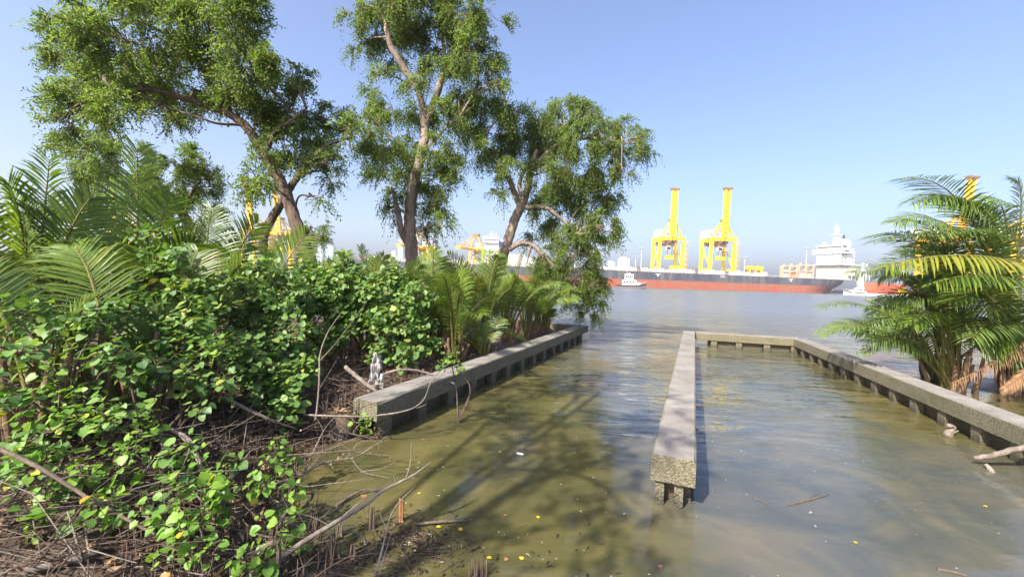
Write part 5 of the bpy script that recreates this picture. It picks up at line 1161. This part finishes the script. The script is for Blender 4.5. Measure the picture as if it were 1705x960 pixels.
# breathing roots, leaf litter and twigs: nobody could count them
gg = np.random.default_rng(5)
def scatter_bank(n, x0, x1, y0, y1, smin, smax):
    x = gg.uniform(x0, x1, n * 6); y = gg.uniform(y0, y1, n * 6); s = shore_dist(x, y); z = bank_h(x, y); k = (s > smin) & (s < smax) & (z > -.3); return np.stack([x, y, z], 1)[k][:n]
def tubes_np(A, B, Cc, r0, r1, mat, name, label, cat):
    """many thin three-sided twigs bent through B"""
    T = nrm(Cc - A); s_ = nrm(np.cross(T, np.array([.31, .17, .93]))); u = np.cross(s_, T); rows = []
    for P, q_ in ((A, 0), (B, .5), (Cc, 1)):
        r = (r0 * (1 - q_) + r1 * q_)[:, None]
        rows += [P + s_ * r, P - s_ * r * .5 + u * r * .87, P - s_ * r * .5 - u * r * .87]
    v = np.stack(rows, 1).reshape(-1, 3); i = np.arange(len(A))[:, None] * 9
    f = np.concatenate([i + np.array([[o_ + k, o_ + (k + 1) % 3, o_ + 3 + (k + 1) % 3, o_ + 3 + k]]) for o_ in (0, 3) for k in range(3)])
    o = obj_np(name, v, f, M[mat], None, kind='stuff'); tag(o, label, cat); return o
P = scatter_bank(1500, -6, -.5, 1.6, 7.5, -.35, .9); n = len(P); top = P + np.stack([gg.normal(0, .02, n), gg.normal(0, .02, n), gg.uniform(.06, .24, n)], 1)
tubes_np(P - (0, 0, .05), (P + top) / 2 + gg.normal(0, .008, (n, 3)), top, np.full(n, .007), np.full(n, .003), 'bark_dark', 'breathing_roots', 'dark breathing roots sticking up along the muddy edge', 'roots')
P = scatter_bank(2600, -8, -.5, 1.2, 7.5, -.05, 5); n = len(P); a = gg.uniform(0, 6.28, n); L = gg.uniform(.15, .9, n) ** 1.0; d = np.stack([np.cos(a), np.sin(a), gg.uniform(-.05, .35, n)], 1) * L[:, None]
A = P + np.stack([np.zeros(n), np.zeros(n), gg.uniform(.0, .16, n)], 1)
tubes_np(A, A + d * .5 + gg.normal(0, .05, (n, 3)), A + d, gg.uniform(.0025, .008, n), np.full(n, .002), 'twig', 'fallen_twigs', 'tangle of fallen grey brown twigs on the near bank', 'twigs')
P = scatter_bank(230, -6, -.5, 1.4, 5.2, -.1, 3); n = len(P); a = gg.uniform(0, 6.28, n); L = gg.uniform(.4, 1.3, n); d = np.stack([np.cos(a), np.sin(a), gg.uniform(.0, .5, n)], 1) * L[:, None]; A = P + (0, 0, .05)
tubes_np(A, A + d * .5 + gg.normal(0, .07, (n, 3)), A + d, gg.uniform(.005, .011, n), np.full(n, .003), 'deadwood', 'fallen_branches', 'pale dry branches heaped on the near bank', 'branches')
P = scatter_bank(9000, -9, -.4, 1.0, 11, -.02, 6); n = len(P); P = P + np.stack([np.zeros(n), np.zeros(n), gg.uniform(.005, .07, n)], 1)
v, f = diamonds(P, np.stack([gg.normal(size=n), gg.normal(size=n), gg.normal(0, .3, n)], 1), np.array([0, 0, 1.]) + gg.normal(0, .45, (n, 3)), gg.uniform(.05, .12, n), gg.uniform(.03, .07, n))
tag(obj_np('leaf_litter', v, f, M['litter'], None), 'brown dead leaves covering the near bank', 'leaf litter', None, 'stuff')
# soaked scraps on the debris mounds
gx_ = np.concatenate([gg.normal(-.78, .24, 420), gg.normal(-1.35, .35, 260), gg.normal(.1, .5, 60)]); gy_ = np.concatenate([gg.normal(3.3, .2, 420), gg.normal(3.0, .3, 260), gg.normal(3.0, .3, 60)])
z = np.maximum(bank_h(gx_, gy_), .003); n = len(gx_); P = np.stack([gx_, gy_, z + .006], 1)
v, f = diamonds(P, np.stack([gg.normal(size=n), gg.normal(size=n), gg.normal(0, .08, n)], 1), np.array([0, 0, 1.]) + gg.normal(0, .15, (n, 3)), gg.uniform(.015, .08, n), gg.uniform(.006, .018, n))
tag(obj_np('debris', v, f, M['soaked'], None), 'dark soaked leaf scraps floating around the debris mound', 'debris', None, 'stuff')

P = np.stack([gg.normal(-.9, .4, 260), gg.normal(3.15, .3, 260)], 1); z = np.maximum(bank_h(P[:, 0], P[:, 1]), -.005); n = len(P); A = np.stack([P[:, 0], P[:, 1], z + .004], 1); a = gg.uniform(0, 6.28, n); L = gg.uniform(.05, .32, n); d = np.stack([np.cos(a), np.sin(a), gg.uniform(-.03, .12, n)], 1) * L[:, None]
tubes_np(A, A + d * .5 + gg.normal(0, .01, (n, 3)), A + d, gg.uniform(.002, .006, n), np.full(n, .0015), 'bark_dark', 'soaked_twigs', 'dark soaked twigs matted on the debris mound', 'twigs')
# tiny pale specks of scum drifting on the water
a = gg.uniform(0, 1, 420); x = np.concatenate([gg.uniform(-1.2, 1.2, 140), gg.uniform(1.7, 5, 70)]); y = np.concatenate([gg.uniform(2.6, 8, 140), gg.uniform(2.6, 7, 70)]); k = bank_h(x, y) < -.02; P = np.stack([x, y, np.full(len(x), .004)], 1)[k]; n = len(P)
v, f = diamonds(P, np.stack([gg.normal(size=n), gg.normal(size=n), np.zeros(n)], 1), np.array([0, 0, 1.]) + np.zeros((n, 3)), gg.uniform(.008, .03, n), gg.uniform(.006, .018, n), .02)
M['scum'] = leaf_mat('scum', [(0, (.10, .08, .05)), (.5, (.3, .28, .22)), (1, (.6, .58, .5))], .7, .0)
tag(obj_np('scum', v, f, M['scum'], None), 'tiny pale specks of scum drifting on the calm water', 'scum', None, 'stuff')
# ---------------------------------------------------------------- haze over the river and the port
hm = bpy.data.materials.new('haze'); hm.use_nodes = True; _t = hm.node_tree; _t.nodes.remove(_t.nodes['Principled BSDF'])
pv = _t.nodes.new('ShaderNodeVolumePrincipled'); pv.inputs['Color'].default_value = (.93, .96, 1, 1); pv.inputs['Density'].default_value = .00036; pv.inputs['Anisotropy'].default_value = .2
_t.links.new(pv.outputs[0], _t.nodes['Material Output'].inputs['Volume'])
m = MB(); m.box((0, 560, 73.5), (3200, 1300, 153)); tag(m.build('haze', hm), kind='stuff')
